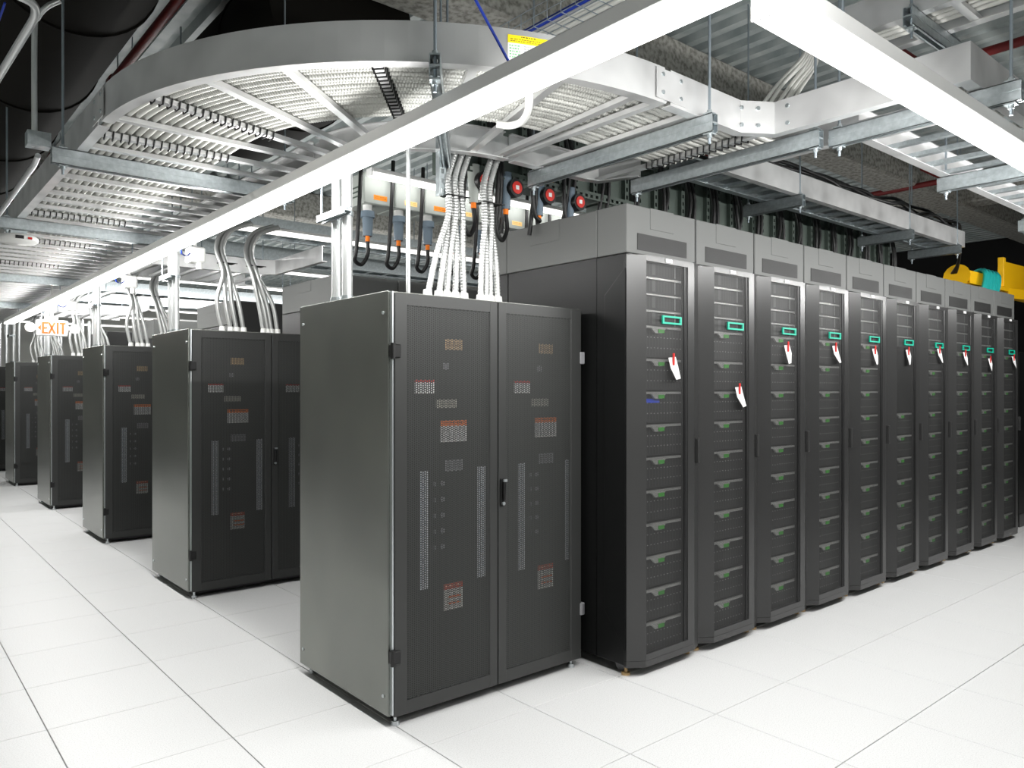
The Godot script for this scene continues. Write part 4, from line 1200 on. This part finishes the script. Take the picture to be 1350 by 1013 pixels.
# ---------------------------------------------------------------- ducts, pipes and cables under the deck
func build_ceiling_services() -> void:
	var d := thing("round_duct", "large black round duct at the upper left corner", "duct", "black ducts")
	part(d, "shell", MB.new().cyl(V(-2.2, 3.92, -13), V(-2.2, 3.92, 0.6), 0.45, 40).done(), M.duct_wrap)
	for k in 6:
		part(d, "seam_ring", MB.new().cyl(V(-2.2, 3.92, -2.0 - 1.5 * k), V(-2.2, 3.92, -1.96 - 1.5 * k), 0.462, 40).done(), M.duct_wrap)
	var d2 := thing("round_duct", "black round duct at the top behind the curved tray", "duct", "black ducts")
	part(d2, "shell", MB.new().cyl(V(-0.75, 3.88, -3.4), V(-0.75, 3.88, -1.6), 0.5, 36).done(), M.duct_wrap)
	part(d2, "seam_ring", MB.new().cyl(V(-0.75, 3.88, -2.45), V(-0.75, 3.88, -2.41), 0.51, 36).done(), M.duct_wrap)
	# sprinkler pipes along z
	var rp := [["red sprinkler pipe at the upper left between the ducts", -1.48, 4.1, -14.0, -1.72], ["red sprinkler pipe at the upper right above the bright tray", 3.22, 4.0, -6.0, 5.0], ["red sprinkler pipe above the middle of the narrow tray", 6.7, 4.0, -6.0, 3.0]]
	for q in rp:
		var t := thing("sprinkler_pipe", q[0], "pipe", "red sprinkler pipes")
		part(t, "pipe", MB.new().cyl(V(q[1], q[2], q[3]), V(q[1], q[2], q[4]), 0.034, 14).done(), M.red_pipe)
		for k in 3:
			var z: float = lerpf(q[3], q[4], 0.35 + 0.22 * k)
			part(t, "coupling", MB.new().cyl(V(q[1], q[2], z), V(q[1], q[2], z + 0.1), 0.046, 14).done(), M.red_pipe)
			part(t, "branch", MB.new().cyl(V(q[1], q[2], z + 0.05), V(q[1] + (0.16 if q[1] < 0.0 else 0.9 if k != 1 else -0.7), q[2], z + 0.05), 0.022, 10).done(), M.red_pipe)
			part(t, "pipe_hanger", MB.new().cyl(V(q[1], q[2], z + 0.2), V(q[1], DECK, z + 0.2), 0.006, 6).done(), M.rod)
	# upper tray with bright flanges
	var u := thing("upper_tray", "upper aluminium ladder tray at the top right corner", "cable tray")
	var y := 3.2
	rail(u, [V(0.515, y, 0.9), V(0.515, y, 3.6)], -1, M.aluminium)
	rail(u, [V(0.848, y, 0.9), V(0.848, y, 3.6)], 1, M.aluminium)
	for k in 9:
		rung(u, V(0.52, y + 0.006, 0.98 + 0.229 * k), V(0.843, y + 0.006, 0.98 + 0.229 * k), M.aluminium)
	for i in 5:
		single("tray_cable", MB.new().tube(smooth([V(0.58 + 0.05 * i, y + 0.05, 3.5), V(0.59 + 0.05 * i, y + 0.045, 2.2), V(0.57 + 0.05 * i, y + 0.05, 1.0)], 6), 0.015, 7).done(), M.white_cable, "%s pale cable from the left in the upper tray" % ORD[i], "cable", "cables in the upper tray")
	trapeze("double strut hanger carrying the upper tray at the top right", V(0.42, y - 0.083, 1.3), V(0.98, y - 0.083, 1.3), 0.04)
	# cables dropping into the tee
	for i in 8:
		rng.seed = 500 + i
		var ox := 0.03 * i
		var p := [V(1.3 + ox * 0.6, 3.6, 0.36), V(1.16 + ox * 0.8, 3.47, 0.39), V(0.86 + ox, 3.22 + 0.01 * (i % 3), 0.4 + 0.02 * (i % 2)), V(0.64 + ox * 1.2, 3.0, 0.42 + rng.randf_range(-0.02, 0.02)), V(0.46 + ox * 1.3, 2.8, 0.46)]
		single("white_cable", MB.new().tube(smooth(p, 6), 0.011, 7).done(), M.white_cable, "%s white cable of the sheaf dropping into the tray tee" % ORD[i], "cable", "white cables dropping to the tee")
	# wire basket with blue and beige cables
	var wb := thing("wire_basket", "wire basket tray with a blue cable at the top centre", "cable tray", "", V(-0.42, 3.4, -1.6))
	var wires := MB.new()
	for q in [[0, 0], [0.055, 0], [0.11, 0], [0.165, 0], [0.22, 0], [0, 0.05], [0, 0.1], [0.22, 0.05], [0.22, 0.1]]:
		wires.cyl(V(q[0], q[1], 0), V(q[0], q[1], 4.0), 0.0028, 5)
	part(wb, "long_wires", wires.done(), M.rod).set_meta("kind", "stuff")
	var cw := MB.new()
	for k in 40:
		cw.tube([V(0, 0.1, 0.1 * k), V(0, 0, 0.1 * k), V(0.22, 0, 0.1 * k), V(0.22, 0.1, 0.1 * k)], 0.0028, 5)
	part(wb, "cross_wires", cw.done(), M.rod).set_meta("kind", "stuff")
	for i in 5:
		single("basket_cable", MB.new().cyl(V(-0.385 + 0.042 * i, 3.42, -1.6), V(-0.385 + 0.042 * i, 3.42, 2.4), 0.014, 8).done(), M.blue_cord if i == 0 else M.white_cable, "blue cable lying in the wire basket" if i == 0 else "%s beige cable in the wire basket, counted from the blue one" % ORD[i - 1], "cable", "cables in the wire basket")
	single("blue_cable", MB.new().cyl(V(-1.7, 3.0, 0.74), V(-1.35, 2.6, 0.74), 0.005, 7).done(), M.blue_cord, "thin blue cable slanting down in front of the curved tray", "cable")
	# bent steel tube and its bracket at the left trapeze
	var bt := thing("bent_tube", "bent steel tube rising beside the left trapeze hanger", "pipe")
	part(bt, "tube", MB.new().tube(smooth([V(-2.32, 3.466, -1.62), V(-2.375, 3.42, -1.63), V(-2.412, 3.36, -1.64), V(-2.425, 3.28, -1.64), V(-2.425, 2.72, -1.64)], 6), 0.0135, 10).done(), M.pipe)
	part(bt, "clamp", MB.new().box(V(-2.46, 2.72, -1.68), V(-2.36, 2.79, -1.6)).done(), M.galvanized)
	part(bt, "run", MB.new().tube([V(-2.41, 2.68, -1.64), V(-2.41, 2.66, -1.75), V(-2.38, 2.66, -6.0)], 0.0135, 10).done(), M.pipe)
	var lt := thing("corner_tube", "pale bent tube with cables at the top left corner", "pipe")
	part(lt, "tube", MB.new().tube(smooth([V(-2.62, 2.98, -2.2), V(-2.52, 3.12, -1.4), V(-2.5, 3.16, -1.1), V(-2.58, 3.16, -1.0), V(-2.75, 3.16, -0.98)], 6), 0.018, 10).done(), M.pipe)
	part(lt, "blue_cord", MB.new().tube(smooth([V(-2.6, 3.2, -1.2), V(-2.62, 3.1, -1.5), V(-2.6, 3.02, -1.8), V(-2.66, 2.9, -2.2)], 6), 0.005, 6).done(), M.blue_cord)
	# white drop-out elbow below the short tray
	single("drop_out", MB.new().tube(smooth([V(-1.055, 2.705, 0.475), V(-0.95, 2.69, 0.35), V(-0.885, 2.688, 0.235), V(-0.887, 2.69, 0.158), V(-0.935, 2.695, 0.126)], 8), 0.016, 10).done(), M.white_plastic, "white curved tube dropping below the tray beside the long light", "pipe")
	# yellow fibre raceway at the right
	var yr := thing("fibre_raceway", "yellow fibre raceway beyond the end of the rack row", "raceway", "", V(0, 0, -0.3))
	var tr := [Vector2(-0.12, 2.62), Vector2(-0.12, 2.75), Vector2(-0.11, 2.75), Vector2(-0.11, 2.63), Vector2(0.11, 2.63), Vector2(0.11, 2.75), Vector2(0.12, 2.75), Vector2(0.12, 2.62)]
	part(yr, "trough", MB.new().sweep([V(5.6, 0, -0.02), V(6.5, 0.0, 0.0), V(9.5, 0.0, 0.0)], tr).done(), M.yellow)
	part(yr, "side_wall", MB.new().sweep([V(6.5, 0.08, 0.1), V(7.9, 0.08, 0.16), V(9.0, 0.08, 0.16)], [Vector2(0, 2.6), Vector2(0, 2.87), Vector2(0.02, 2.87), Vector2(0.02, 2.6)]).done(), M.yellow)
	part(yr, "end_post", cbx(V(6.46, 2.66, 0.08), V(6.53, 2.98, 0.14), 0.006), M.yellow)
	part(yr, "trumpet", MB.new().tube(smooth([V(5.58, 2.7, -0.02), V(5.64, 2.69, -0.02), V(5.85, 2.66, -0.02), V(6.2, 2.65, 0)], 4), 0.1, 18, PackedFloat32Array([0.13, 0.12, 0.11, 0.1, 0.1, 0.1, 0.1, 0.095, 0.09, 0.09, 0.09, 0.09, 0.09])).done(), M.yellow)
	part(yr, "drop_wall", MB.new().sweep([V(6.7, 0, 0.12), V(7.9, 0, 0.4)], [Vector2(0, 2.55), Vector2(0, 2.66), Vector2(0.02, 2.66), Vector2(0.02, 2.55)]).done(), M.yellow)
	for i in 9:
		rng.seed = 600 + i
		var bx0 := 5.78 + 0.055 * i
		single("fibre_cable", MB.new().tube(smooth([V(bx0 + 0.25, 2.72, -0.42), V(bx0 + 0.16, 2.79, -0.24), V(bx0 + 0.06, 2.75 + 0.015 * (i % 2), -0.15), V(bx0, 2.64, -0.13), V(bx0 - 0.08, 2.5, -0.14)], 6), 0.017, 7).done(), M.teal_fibre, "%s teal fibre cord from the left over the yellow raceway" % ORD[i], "cord", "teal fibre cords")
